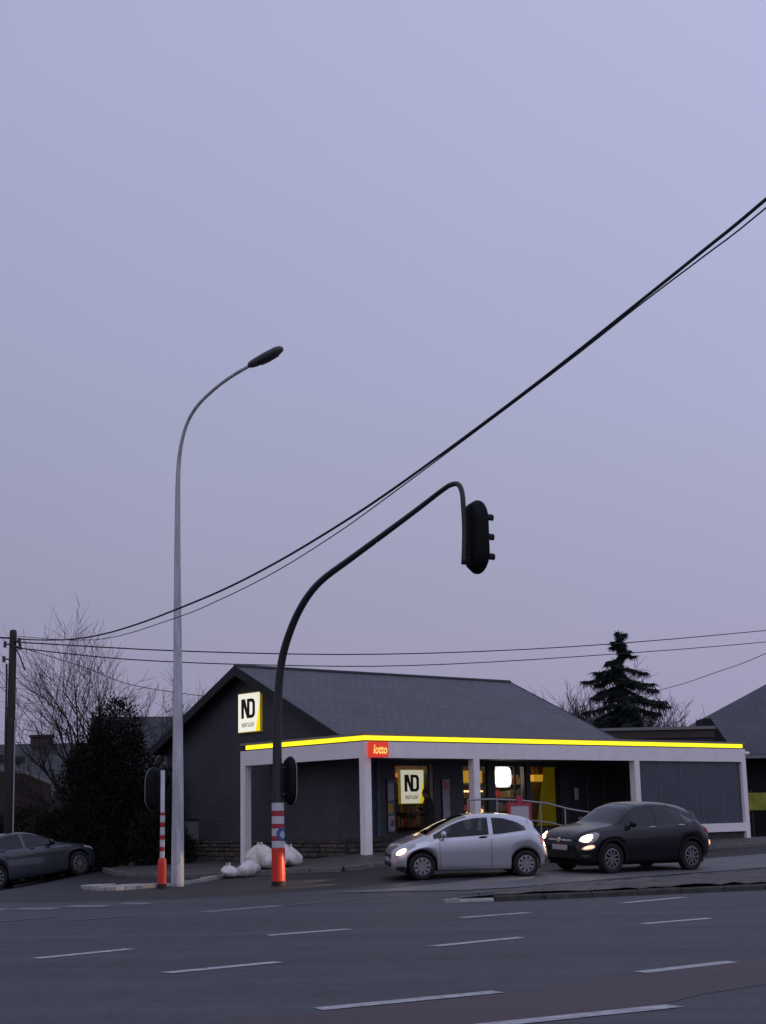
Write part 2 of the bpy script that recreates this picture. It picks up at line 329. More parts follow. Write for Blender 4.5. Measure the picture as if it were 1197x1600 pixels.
# traffic island with kerb stones
ISL = [(.95, 26.35), (1.5, 26.5), (2.12, 26.72), (3.9, 27.3), (7.03, 28.5), (13, 30.9), (20, 33.8), (20, 44), (14, 38.9), (8.64, 34.6), (6.04, 32.4), (3.73, 30.4), (2.2, 28.3), (1.3, 27.1), (.95, 26.6)]
isl = tag(bpy.data.objects.new('traffic_island', None), kind='structure'); COL.objects.link(isl); isl.location = (3, 28, 0); ORG[isl] = Vector((3, 28, 0))
cen = Vector((6, 30.5))
def resample(P, step, closed=False):
    P = [Vector((*p, 0)) for p in P]; out = [P[0]]; acc = 0
    if closed: P = P + [P[0]]
    for a, b in zip(P, P[1:]):
        L = (b - a).length; n = max(1, int(L / .1))
        for i in range(1, n + 1):
            q = a + (b - a) * i / n; acc += L / n
            if acc >= step: out.append(q); acc = 0
    out.append(P[-1]); return out
per = resample(ISL, .85, True)[:-1]
bm = bmesh.new(); vv = []
for p in per:
    q = p + (Vector((cen.x, cen.y, 0)) - p).normalized() * .18; vv.append(bm.verts.new((q.x, q.y, ground(q.x, q.y) + .135)))
f_ = bm.faces.new(vv); bmesh.ops.triangulate(bm, faces=[f_]); bmesh.ops.subdivide_edges(bm, edges=bm.edges, cuts=2, use_grid_fill=True)
for v in bm.verts: v.co.z += random.uniform(-.012, .035)
bm.verts.ensure_lookup_table(); V = [v.co.copy() for v in bm.verts]; F = [tuple(v.index for v in f.verts) for f in bm.faces]; bm.free()
mk('soil', V, F, 'soil', isl)
def kerbstone(p, q, h0, h1, wd, m_, parent, inward, name='kerb_stone'):
    d = (q - p); L = d.length; d.normalize(); n = Vector((-d.y, d.x, 0)) * (1 if inward > 0 else -1)
    g = G_(); j = random.uniform(-.006, .006); e_ = .012
    prof = [(0, h0), (.01, h1 - .03), (.04, h1 + j), (wd, h1 + j), (wd, h0)]
    V = []
    for t in (e_, L - e_):
        for a, z in prof:
            c = p + d * t + n * a; V.append((c.x, c.y, ground(c.x, c.y) + z))
    F = [(i, i + 1, i + 6, i + 5) for i in range(4)] + [(0, 1, 2, 3, 4), (9, 8, 7, 6, 5)]
    g.add(V, F); return g.put(name, m_, parent)
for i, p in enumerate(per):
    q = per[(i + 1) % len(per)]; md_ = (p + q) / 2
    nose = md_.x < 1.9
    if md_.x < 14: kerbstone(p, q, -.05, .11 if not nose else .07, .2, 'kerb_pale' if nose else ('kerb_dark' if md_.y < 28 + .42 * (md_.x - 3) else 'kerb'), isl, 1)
# dead leaf litter and tufts on the island
g = G_()
def blades(g, cx, cy, z, n, h, spread, wd=.012):
    for _ in range(n):
        a = random.uniform(0, 6.28); rr = spread * random.random() ** .5; x = cx + rr * math.cos(a); y = cy + rr * math.sin(a); hh = h * random.uniform(.5, 1.2)
        t = Vector((random.uniform(-.5, .5), random.uniform(-.5, .5), 1)) * hh; s = Vector((math.sin(a), -math.cos(a), 0)) * wd; o = Vector((x, y, z))
        g.add([o - s, o + s, o + t], [(0, 1, 2)])
def inside(P, x, y):
    c = False
    for (a, b), (d, e_) in zip(P, P[1:] + P[:1]):
        if (b > y) != (e_ > y) and x < (d - a) * (y - b) / (e_ - b) + a: c = not c
    return c
for _ in range(260):
    x, y = random.uniform(1.3, 12), random.uniform(26.5, 37)
    if inside(ISL, x, y): blades(g, x, y, ground(x, y) + .12, 9, .04, .25)
o = g.put('short_grass', 'leaf_brown', isl); o['kind'] = 'stuff'

# pavement round the shop, kerb stones at its edge
PO = [(-2.2, 9.5), (-3.2, 7), (-3.6, 3), (-3.0, .5), (-1.8, -1.3), (0, -1.7), (6, -1.7), (12, -1.7), (17.5, -1.7)]
PI_ = [(1.0, 9.5), (1.0, 7), (1.0, 4.5), (1.0, 3.0), (1.0, 2.5), (1.2, 1.9), (6, 1.9), (12, 1.9), (17.5, 1.9)]
def toW(p): q = B(p[0], p[1], 0); return (q.x, q.y)
def densify(P, n=5): return [tuple(P[i][j] + (P[i + 1][j] - P[i][j]) * t / n for j in (0, 1)) for i in range(len(P) - 1) for t in range(n)] + [P[-1]]
pav = strip('pavement', [toW(p) for p in densify(PO)], [toW(p) for p in densify(PI_)], 'pavement', .10, None); tag(pav, kind='structure')
pk = resample([toW(p) for p in PO], .8)
for p, q in zip(pk, pk[1:]): kerbstone(p, q, -.06, .105, .15, 'kerb', pav, -1)
# pale concrete apron blocks at the corner of the side road
ap = tag(bpy.data.objects.new('apron', None), kind='structure'); COL.objects.link(ap); ap.location = (-6.2, 35.2, 0); ORG[ap] = Vector((-6.2, 35.2, 0))
arc = [(-7.35, 35.9), (-7.1, 35.0), (-6.7, 34.3), (-6.2, 34.1), (-5.8, 34.5), (-5.55, 35.2), (-5.2, 36.2), (-4.7, 37.2), (-4.2, 38.0)]
inn = [(-6.95, 36.3), (-6.7, 35.9), (-6.45, 35.6), (-6.15, 35.5), (-5.85, 35.65), (-5.45, 35.75), (-5.0, 36.35), (-4.45, 37.25), (-3.95, 38.0)]
for i in range(len(arc) - 1):
    for h in range(2):
        t0, t1 = h * .5 + .02, h * .5 + .48; L = lambda P, t: Vector(P[i]).lerp(Vector(P[i + 1]), t)
        q = [L(arc, t0), L(arc, t1), L(inn, t1), L(inn, t0)]; zz = random.uniform(.06, .10); g = G_()
        g.prism([tuple(x) for x in q], lambda x, y: Vector((x, y, ground(x, y) - .03)), lambda x, y: Vector((x, y, ground(x, y) + zz))); g.put('apron_block', 'kerb_pale', ap)

# ================================================================ THE SHOP
shop = empty('corner_shop', B(.9, 2.0, .2), 'dark rendered corner shop with slate gable roof and white post canopy', 'shop')
def fb(name, s0, s1, v0, v1, z0, z1, m_, parent=None, **k): return G_().box(s0, s1, v0, v1, z0, z1, B).put(name, m_, parent or shop, **k)
UVF = lambda p: ((p - C).dot(U), p.z)
SLO = .463; RV, RZ, EV = 6.75, 6.05, 1.75; BV = 2 * RV - EV
def rz(sv): return RZ - SLO * abs(sv - RV)
ROOF_END = 12.1
# front wall built round its openings
OPEN = [(2.71, 4.17, 1.0, 2.97), (5.33, 6.34, 1.0, 2.97), (6.64, 7.98, .55, 2.97), (8.14, 9.42, 1.05, 2.97)]
fw = fb('front_wall', .9, 2.71, 2.0, 2.25, 0, 3.68, 'brick_dark', uv=UVF)
edges = [2.71, 4.17, 5.33, 6.34, 6.64, 7.98, 8.14, 9.42, 16.0]
for a, b in ((4.17, 5.33), (6.34, 6.64), (7.98, 8.14), (9.42, 16.0)): fb('front_wall', a, b, 2.0, 2.25, 0, 3.66, 'brick_dark' if b < 10 else 'panel_dark', uv=UVF)
for a, b, z0, z1 in OPEN:
    fb('front_wall', a, b, 2.0, 2.25, z1, 3.66, 'brick_dark', uv=UVF); fb('front_wall', a, b, 2.0, 2.25, 0, z0, 'brick_dark', uv=UVF)
for s in (10.63, 11.38, 12.5, 13.6): fb('panel_joint', s, s + .025, 1.985, 1.998, .6, 3.2, 'seam')
# gable wall and the others
poly = [(2.26, 0), (2.26, rz(2.26) - .12), (RV, rz(RV) - .12), (BV - .5, rz(BV - .5) - .12), (BV - .5, 0)]
G_().prism(poly, lambda a, z: B(.9, a, z), lambda a, z: B(1.1, a, z)).put('gable_wall', 'brick_dark', shop, uv=lambda p: ((p - C).dot(Vv), p.z))
G_().prism(poly, lambda a, z: B(ROOF_END - .3, a, z), lambda a, z: B(ROOF_END - .1, a, z)).put('end_wall', 'render_dark', shop)
fb('back_wall', 1.1, ROOF_END - .3, BV - .75, BV - .5, 0, 3.6, 'render_dark')
fb('annex_wall', ROOF_END, 16.0, 5.0, 5.2, 0, 3.6, 'render_dark'); fb('annex_wall', 15.8, 16.0, 2.25, 5.0, 0, 3.6, 'render_dark')
def slab(name, v0, v1, m_):
    V = []
    for s in (.5, ROOF_END):
        for v in (v0, v1):
            V += [B(s, v, rz(v)), B(s, v, rz(v) - .12)]
    F = [(0, 2, 6, 4), (1, 5, 7, 3), (0, 1, 3, 2), (4, 6, 7, 5), (0, 4, 5, 1), (2, 3, 7, 6)]
    uvf = lambda p: ((p - C).dot(U), (p - C).dot(Vv) * 1.1)
    return mk(name, V, F, m_, shop, uv=uvf)
rf = slab('roof', EV, RV, 'slates'); rb_ = slab('roof', RV, BV, 'slates'); rb_.name = 'roof'
G_().tube([B(.48, RV, RZ - .01), B(ROOF_END + .02, RV, RZ - .01)], .07, 8).put('ridge_cap', 'slates_dark', rf)
for s0 in (.46, ROOF_END + .003):
    for a, b in ((EV, RV), (RV, BV)):
        g = G_(); g.prism([(a, rz(a) - .27), (b, rz(b) - .27), (b, rz(b) + .015), (a, rz(a) + .015)], lambda v, z: B(s0, v, z), lambda v, z: B(s0 + .037, v, z)); g.put('verge_board', 'verge', shop)
for a, b in ((EV + .1, RV), (RV, BV - .1)):    # boarded underside of the verge overhang
    g = G_(); g.prism([(a, rz(a) - .15), (b, rz(b) - .15), (b, rz(b) - .125), (a, rz(a) - .125)], lambda v, z: B(.5, v, z), lambda v, z: B(.9, v, z)); g.put('verge_soffit', 'verge', shop)
# stone plinth, stones laid one by one
pl = fb('plinth', .82, .897, 1.9, 10.8, 0, .90, 'mortar'); pf = fb('plinth', .9, 5.2, 1.92, 1.997, 0, .95, 'mortar')
def stones(parent, lift, s0, s1, z0, z1):
    z = z0; row = 0
    while z < z1 - .04:
        h = min(random.uniform(.09, .17), z1 - z); s = s0 - random.uniform(0, .2) * (row % 2)
        while s < s1 - .05:
            wd = min(random.uniform(.18, .48), s1 - s); a0 = max(s, s0); pr = random.uniform(.015, .06); g_ = .006; j = lambda: random.uniform(0, .018)
            P = [(a0 + g_ + j(), z + g_ + j()), (s + wd - g_ - j(), z + g_ + j()), (s + wd - g_ - j(), z + h - g_ - j()), (a0 + g_ + j(), z + h - g_ - j())]
            s += wd
            if P[1][0] - P[0][0] < .05: continue
            cx = sum(p[0] for p in P) / 4; cz = sum(p[1] for p in P) / 4
            inn_ = [(cx + (p[0] - cx) * .86, cz + (p[1] - cz) * .75) for p in P]
            V = [lift(a, -.002, b) for a, b in P] + [lift(a, pr * .6, b) for a, b in P] + [lift(a, pr + random.uniform(-.008, .008), b) for a, b in inn_]
            F = [(i + 4 * k_, (i + 1) % 4 + 4 * k_, (i + 1) % 4 + 4 * k_ + 4, i + 4 * k_ + 4) for k_ in range(2) for i in range(4)] + [(8, 9, 10, 11)]
            mk('stone', V, F, random.choice(['stone', 'stone_b', 'stone_c', 'stone']), parent)
        z += h; row += 1
stones(pl, lambda s, d, z: B(.82 - d, s, z), 1.9, 10.8, .12, .94)
stones(pf, lambda s, d, z: B(s, 1.92 - d, z), .9, 5.2, .45, .98)
# windows and the door
def window(a, b, z0, z1, nm='window', tan=False, mull=()):
    fr_ = G_(); t = .06; m_ = 'frame_tan' if tan else 'frame_dark'
    for q in ((a, a + t, z0, z1), (b - t, b, z0, z1), (a + t, b - t, z0, z0 + t), (a + t, b - t, z1 - t, z1)): fr_.box(q[0], q[1], 2.06, 2.14, q[2], q[3], B)
    for q in mull: fr_.box(q - .03, q + .03, 2.065, 2.135, z0 + t, z1 - t, B)
    o = fr_.put(nm, m_, shop); G_().box(a + t, b - t, 2.095, 2.105, z0 + t, z1 - t, B).put('pane', 'shop_glass', o); return o
window(2.71, 4.05, 1.0, 2.97); window(5.33, 6.34, 1.0, 2.97); dr = window(6.64, 7.98, .55, 2.97, 'door', mull=(7.55,)); window(8.14, 9.42, 1.05, 2.97)
fb('window_jamb', 4.05, 4.168, 2.03, 2.15, 1.0, 2.97, 'frame_tan')
G_().tube([B(7.22, 2.02, 1.35), B(7.22, 2.02, 1.95)], .018).put('handle', 'rail_metal', dr)
# room inside
fb('inside_floor', 1.1, 11.5, 2.25, 6.4, .48, .53, 'inside_floor'); fb('inside_wall', 1.1, 11.5, 6.4, 6.5, .53, 3.3, 'inside_wall')
fb('inside_ceiling', 1.1, 11.5, 2.25, 6.5, 3.3, 3.35, 'inside_wall')
# canopy: fascia, lit strip, cap, soffit and posts
def fascia(z0, z1, inset, th):
    g = G_(); g.box(inset, 16.1, inset, inset + th, z0, z1, B); g.box(inset, inset + th, inset + th, 5.6, z0, z1, B); g.box(16.1 - th, 16.1, inset + th, 2.0, z0, z1, B); return g
cap = fb('canopy', .12, 15.95, .12, 1.72, 3.50, 3.60, 'soffit'); fb('canopy_wing', .12, .895, 1.72, 5.5, 3.50, 3.58, 'soffit', cap)
fascia(3.02, 3.44, -.1, .18).put('fascia', 'white_metal', cap); fascia(3.44, 3.475, -.06, .14).put('fascia_ledge', 'frame_dark', cap)
fascia(3.60, 3.66, -.12, .2).put('fascia_cap', 'taupe', cap)
for a, b in ((-.09, 3.1), (3.1, 6.3), (6.3, 9.5), (9.5, 12.7), (12.7, 16.0)): fb('light_strip', a + .004, b - .004, -.09, -.02, 3.478, 3.592, 'led', cap)
for a, b in ((-.016, 2.7), (2.7, 5.35)): fb('light_strip', -.09, -.02, a + .004, b - .004, 3.478, 3.592, 'led', cap)
fascia(3.465, 3.60, -.02, .1).put('fascia_back', 'frame_dark', cap)
fb('soffit', .1, 16.0, .1, 1.95, 3.06, 3.10, 'soffit', cap); fb('soffit', .1, .85, 1.96, 5.55, 3.06, 3.10, 'soffit', cap)
for su, sv, zb in ((0, 0, .45), (3.9, 0, .45), (10.65, 0, .45), (15.98, 0, .45), (0, 5.48, .12)):
    fb('post', su - .1, su + .12, sv - .1, sv + .12, zb, 3.02, 'white_metal', cap)
# screen of five glazed panels under the right bay
zs0, zs1 = 1.07, 3.02; pw = (15.88 - 10.77) / 5
fb('screen_sill', 10.77, 15.88, -.1, .1, .80, 1.065, 'white_metal'); fb('screen_base', 10.77, 15.95, .0, .2, .3, .80, 'kerb_dark')
for i in range(5):
    a = 10.77 + i * pw; fb('screen_panel', a + .012, a + pw - .012, .0, .03, zs0, zs1, 'screen_panel')
    if i: fb('screen_joint', a - .012, a + .012, -.012, .03, zs0, zs1, 'seam')
G_().lathe([(.0, -.05), (.07, -.04), (.09, 0), (.07, .05), (0, .06)], 10, Matrix.Translation(B(16.15, -.14, 3.3))).put('end_lamp', 'white_metal', cap)
G_().lathe([(.0, -.06), (.07, -.05), (.1, 0), (.1, .03), (0, .03)], 12, Matrix.Translation(B(.45, 4.6, 3.03))).put('soffit_lamp', 'kerb', cap)
il = bpy.data.lights.new('shop_ceiling_light', 'AREA'); il.shape = 'RECTANGLE'; il.size = 8; il.size_y = 2; il.energy = 300; il.color = (1, .72, .42)
ilo = bpy.data.objects.new('shop_ceiling_light', il); COL.objects.link(ilo); ilo.location = B(5.8, 4.4, 3.22); ilo.rotation_euler = (0, 0, A40)

# --- signs
def sign_face(g0, lift, wd, ht, parent):
    """white field, slanted yellow wedge, tall condensed N and D sharing a stem, small line beneath"""
    L = lambda a, z, d: lift(a * wd, d, z * ht)
    def flat(nm, P, m_, d0, d1): G_().prism(P, lambda a, z: L(a, z, d0), lambda a, z: L(a, z, d1)).put(nm, m_, parent)
    flat('face', [(0, 0), (.80, 0), (1, .80), (1, 1), (0, 1)], 'sign_white', 0, .01)
    flat('yellow_wedge', [(.803, 0), (1, 0), (1, .795)], 'sign_yellow', 0, .01)
    g = G_(); d0, d1 = .011, .016
    pr_ = lambda P: g.prism(P, lambda a, z: L(a, z, d0), lambda a, z: L(a, z, d1))
    z0, z1 = .35, .86
    pr_([(.15, z0), (.27, z0), (.27, z1), (.15, z1)]); pr_([(.27, z1), (.27, z1 - .20), (.42, z0), (.42, z0 + .24), (.33, z1)])
    pr_([(.42, z0), (.535, z0), (.535, z1), (.42, z1)])
    out = [(.535, z1), (.66, z1), (.74, z1 - .03), (.79, z1 - .10), (.79, z0 + .10), (.74, z0 + .03), (.66, z0), (.535, z0)]
    inn2 = [(.535, z1 - .085), (.62, z1 - .085), (.66, z1 - .10), (.675, z1 - .15), (.675, z0 + .15), (.66, z0 + .10), (.62, z0 + .085), (.535, z0 + .085)]
    for i in range(7): pr_([out[i], out[i + 1], inn2[i + 1], inn2[i]])
    g.put('letters', 'sign_black', parent)
    TV, TF = text_mesh('NIGHT & DAY', .155, .60); g = G_(); g.add([L(.46 + x, .18 + y, .0125) for x, y in TV], TF); g.put('small_lettering', 'sign_black', parent)
gs = empty('sign_box', B(.85, 7.05, 4.07), 'lit sign with two black letters and yellow wedge high on the gable', 'sign')
G_().box(.82, .897, 5.90, 7.06, 4.06, 5.24, B).put('case', 'sign_case', gs)
sign_face(None, lambda a, d, z: B(.818 - d, 7.04 - a, 4.08 + z), 1.12, 1.14, gs)
ws = empty('sign_box', B(3.2, 2.3, 1.85), 'lit sign with two black letters inside the shop window behind the person', 'sign')
G_().box(3.17, 4.07, 2.32, 2.42, 1.84, 2.82, B).put('case', 'sign_case', ws)
sign_face(None, lambda a, d, z: B(3.19 + a, 2.318 - d, 1.86 + z), .86, .94, ws)
for a in (3.3, 3.95): G_().tube([B(a, 2.37, 2.82), B(a, 2.37, 3.3)], .008, 5).put('hanger', 'frame_dark', ws)
lt = empty('sign_box', B(.3, -.2, 3.05), 'small red lit box with yellow lettering at the canopy corner', 'sign')
G_().box(.02, .56, -.30, -.105, 3.03, 3.43, B).put('case', 'lotto_red', lt)
TV, TF = text_mesh('lotto', .32, .74); g = G_(); g.add([B(.29 + x + y * .15, -.304, 3.23 + y) for x, y in TV], TF); g.put('lettering', 'lotto_yellow', lt)
def poster(nm, a, b, z0, z1, m_, label, cat, sv=1.96, extra=()):
    e_ = empty(nm, B((a + b) / 2, sv, z0), label, cat); G_().box(a, b, sv, sv + .03, z0, z1, B).put('board', 'frame_dark', e_)
    G_().box(a + .015, b - .015, sv - .004, sv - .001, z0 + .015, z1 - .015, B).put('print', m_, e_)
    for n_, (p, q, r_, s_, mm) in enumerate(extra): G_().box(a + p * (b - a), a + q * (b - a), sv - .008, sv - .005, z0 + r_ * (z1 - z0), z0 + s_ * (z1 - z0), B).put('print', mm, e_)
poster('poster_board', 2.37, 2.65, 1.05, 2.54, 'poster_blue', 'tall blue poster board left of the lit shop window', 'poster', extra=((.12, .88, .60, .92, 'poster_a'), (.12, .8, .36, .55, 'goods1'), (.08, .92, .04, .32, 'poster_b'), (.4, .85, .12, .24, 'poster_red')))
poster('poster_board', 4.45, 4.76, 1.05, 2.54, 'poster_b', 'tall pale poster board right of the window with the lit sign', 'poster', extra=((.15, .85, .80, .95, 'poster_red'), (.2, .8, .5, .72, 'poster_a'), (.15, .85, .1, .4, 'paper')))
poster('paper_notice', 10.0, 10.22, 1.88, 2.28, 'paper', 'small pale paper notice on the dark panelled wall', 'notice')
G_().box(2.0, 2.05, 1.9, 1.99, .95, 3.0, B).put('corner_trim', 'poster_blue', shop)
# yellow film behind the right window, lit goods cabinet, bright panel in the doorway
yf = empty('window_film', B(9.0, 2.16, 1.1), 'big yellow wedge-shaped film inside the right shop window', 'window film')
G_().prism([(8.50, 1.13), (9.36, 1.13), (9.36, 2.9), (8.92, 2.9)], lambda a, z: B(a, 2.16, z), lambda a, z: B(a, 2.165, z)).put('film', 'yellow_film', yf)
lp = empty('light_box', B(7.0, 2.6, 2.3), 'glaring white light box glowing inside the shop doorway', 'light box')
g = G_(); P = []
for k_ in range(20):
    a = 2 * math.pi * k_ / 20; P.append((7.62 + .30 * math.copysign(abs(math.cos(a)) ** .5, math.cos(a)), 2.62 + .29 * math.copysign(abs(math.sin(a)) ** .5, math.sin(a))))
g.prism(P, lambda a, z: B(a, 2.62, z), lambda a, z: B(a, 2.7, z)); g.put('panel', 'light_panel', lp)
G_().box(7.28, 7.96, 2.705, 2.76, 2.30, 2.94, B).put('case', 'white_metal', lp); G_().tube([B(7.62, 2.73, 2.94), B(7.62, 2.73, 3.3)], .015, 6).put('hanger', 'white_metal', lp)
cb = empty('goods_cabinet', B(8.5, 2.7, .53), 'tall goods cabinet with lit amber canopy in the right window', 'cabinet')
G_().box(8.85, 9.75, 2.75, 3.15, .53, 2.95, B).put('carcass', 'shelf', cb); G_().box(8.80, 9.45, 2.5, 2.74, 2.48, 2.68, B).put('lit_canopy', 'awning_lit', cb)
for i in range(4): G_().box(8.95 + i * .13, 9.05 + i * .13, 2.68, 2.745, 2.70, 2.93, B).put('bottle_row', 'goods%d' % (i % 3), cb)
# shelves with goods seen through the glass
def shelf(a, b, sv, label, rows, seed):
    random.seed(seed); s = empty('shop_shelf', B((a + b) / 2, sv, .53), label, 'shelf')
    G_().box(a, b, sv + .3, sv + .34, .53, 2.7, B).put('back_panel', 'shelf', s)
    for r_ in range(rows): G_().box(a, b, sv, sv + .298, .75 + r_ * .42, .78 + r_ * .42, B).put('shelf_board', 'shelf', s)
    for r_ in range(rows):
        x = a + .03
        while x < b - .15:
            wd = random.uniform(.08, .16); h = random.uniform(.16, .32)
            G_().box(x, x + wd, sv + .04, sv + .25, .782 + r_ * .42, .782 + r_ * .42 + h, B).put('goods_row', 'goods%d' % random.randrange(6), s); x += wd + random.uniform(.01, .06)
    return s
shelf(3.4, 6.0, 3.5, 'goods shelf behind the window with the lit sign', 5, 3); shelf(6.6, 8.6, 3.9, 'goods shelf behind the window left of the shop door', 5, 5)
shelf(9.2, 10.6, 4.6, 'narrow goods shelf deep inside behind the shop door', 5, 6); random.seed(11)
vb = empty('price_rail', B(5.8, 2.5, 2.3), 'amber price board with row of small bulbs left of the door', 'light')
G_().box(5.80, 6.75, 2.55, 2.60, 2.45, 2.80, B).put('board', 'awning_lit', vb)
G_().box(5.78, 6.78, 2.52, 2.62, 2.23, 2.27, B).put('rail', 'frame_dark', vb)
for i in range(9): G_().lathe([(0, -.035), (.03, -.02), (.035, 0), (.03, .02), (0, .035)], 8, Matrix.Translation(B(5.85 + i * .105, 2.50, 2.19))).put('bulb', 'lamp_warm', vb)
for a in (5.9, 6.65): G_().tube([B(a, 2.57, 2.8), B(a, 2.57, 3.3)], .01, 5).put('hanger', 'frame_dark', vb)
cl = empty('added_glow', B(6.5, 2.4, 1.45), 'added fan-shaped amber glow low in the window left of the door', 'added glow')  # invented glowing fan, added to give an amber bright spot in the glass
G_().prism([(6.30 + .2 * math.cos(math.pi * k_ / 10), 1.53 + .15 * math.sin(math.pi * k_ / 10)) for k_ in range(11)], lambda a, z: B(a, 2.36, z), lambda a, z: B(a, 2.42, z)).put('glow_fan', 'glow_amber', cl)
G_().box(6.25, 6.35, 2.34, 2.44, 1.05, 1.525, B).put('glow_stand', 'frame_dark', cl)
c2 = empty('added_glow', B(5.8, 2.4, 1.3), 'added tiny white glow low in the window beside the canopy post', 'added glow')  # second bright spot, from an added glowing piece rather than a known lamp
G_().lathe([(0, -.09), (.035, -.06), (.045, 0), (.035, .06), (0, .09)], 10, Matrix.Translation(B(5.78, 2.36, 1.50))).put('bulb', 'lamp_warm', c2); G_().box(5.74, 5.82, 2.32, 2.40, 1.05, 1.405, B).put('glow_stand', 'frame_dark', c2)
# meter cabinet on the gable wall
mc = empty('meter_cabinet', B(.8, 10.0, .8), 'small grey meter cabinet on the gable wall beside the lamp post', 'cabinet')
G_().box(.72, .897, 9.35, 9.85, .92, 1.52, B).put('box', 'cabinet', mc); G_().box(.70, .718, 9.39, 9.81, .96, 1.48, B).put('door', 'cabinet', mc); G_().box(.66, .90, 9.30, 9.90, 1.525, 1.56, B).put('lid', 'frame_dark', mc)
# ramp handrail
hr = empty('handrail', B(5, -.3, .5), 'grey metal handrail sloping down in front of the shop door', 'handrail')
RL = [(3.2, 1.90), (4.05, 1.91), (5.2, 1.87), (6.3, 1.77), (7.2, 1.60), (8.5, 1.44), (9.3, 1.34)]
g = G_(); g.tube([B(s, -.45, z) for s, z in RL], .026); g.put('top_rail', 'rail_metal', hr); g = G_(); g.tube([B(s, -.45, z - .52) for s, z in RL], .018); g.put('middle_rail', 'rail_metal', hr)
for s in (3.2, 4.3, 6.0, 7.0, 8.2, 9.3):
    z = interp(RL, s); q = B(s, -.45, 0); G_().tube([B(s, -.45, ground(q.x, q.y) + .09), B(s, -.45, z - .01)], .022).put('rail_post', 'rail_metal', hr)
# red framed pavement board
pb = empty('pavement_board', B(4.9, -.75, .5), 'red framed white pavement board with round red top before the shop', 'board')
q = B(4.9, -.75, 0); zb = ground(q.x, q.y) + .1
for a0, a1, z0, z1 in ((4.42, 4.50, zb, 1.80), (5.22, 5.30, zb, 1.80), (4.50, 5.22, 1.72, 1.80), (4.50, 5.22, zb + .2, zb + .28)): G_().box(a0, a1, -.78, -.72, z0, z1, B).put('frame', 'board_red', pb)
G_().box(4.502, 5.218, -.765, -.735, zb + .282, 1.718, B).put('panel', 'board_white', pb)
g = G_(); g.prism([(4.86 + .11 * math.cos(k_ * .4488), 1.89 + .11 * math.sin(k_ * .4488)) for k_ in range(14)], lambda a, z: B(a, -.775, z), lambda a, z: B(a, -.725, z)); g.put('round_top', 'board_red', pb)

# ================================================================ STREET FURNITURE
# street lamp
sl = empty('street_lamp', (-5.0, 35.5, 0), 'tall grey curved-neck street lamp beside the red and white signal post', 'street lamp')
LP = [(-5.0, 35.5, -.1), (-5.0, 35.5, 1.5), (-5.02, 35.5, 4.25), (-5.05, 35.5, 7.0), (-5.06, 35.5, 8.96), (-5.04, 35.45, 10.08), (-4.94, 35.3, 10.69), (-4.76, 35.1, 11.16), (-4.47, 34.8, 11.49), (-4.03, 34.4, 11.76), (-3.57, 34.0, 11.95), (-3.1, 33.6, 12.08)]
p = spline(LP, 5); nP = len(p); g = G_(); rad = []
for q in p:
    t = q.z; rad.append(.155 - .0095 * t if t < 9 else max(.042, .0695 - .014 * (t - 9) * 1.0))
g.tube(p, rad, 14); g.put('pole', 'pole_grey', sl, smooth=True)
# small service door on the shaft
G_().box(-.05, .05, -.012, .012, 0, .75, lambda x, y, z: Vector((-4.965 + x, 35.352 + y, .55 + z))).put('service_door', 'pole_grey', sl)
d = Vector((.84, -.70, .21)).normalized(); side = Vector((d.y, -d.x, 0)).normalized(); up = side.cross(d) if side.cross(d).z > 0 else -side.cross(d)
o0 = Vector((-3.12, 33.62, 12.08)); g = G_(); rings = []
prof = [(0, .045, .05, .05), (.06, .10, .07, .07), (.2, .135, .085, .10), (.6, .15, .095, .12), (.95, .14, .085, .11), (1.07, .10, .06, .08), (1.12, .03, .02, .03)]
V = []; n = 12
for x, hw, zt, zb in prof:
    for k_ in range(n):
        a = 2 * math.pi * k_ / n; s_, c_ = math.sin(a), math.cos(a); V.append(o0 + d * x + side * (hw * c_) + up * ((zt if s_ > 0 else zb) * s_))
F = [(i * n + k_, i * n + (k_ + 1) % n, (i + 1) * n + (k_ + 1) % n, (i + 1) * n + k_) for i in range(len(prof) - 1) for k_ in range(n)] + [tuple(range(n))[::-1], tuple(range((len(prof) - 1) * n, len(prof) * n))]
g.add(V, F); hd = g.put('lamp_head', 'lamp_head', sl, smooth=True)
g = G_(); V = []
for x, hw, dz in ((.3, .03, 0), (.36, .10, .02), (.6, .115, .035), (.9, .10, .025), (.98, .03, 0)):
    for k_ in range(7):
        a = math.pi * k_ / 6; V.append(o0 + d * x + side * (hw * math.cos(a)) - up * (.1 + dz * math.sin(a) * 1.2))
g.add(V, [(i * 7 + k_, i * 7 + k_ + 1, (i + 1) * 7 + k_ + 1, (i + 1) * 7 + k_) for i in range(4) for k_ in range(6)]); g.put('lamp_cover', 'lamp_lens', hd, smooth=True)

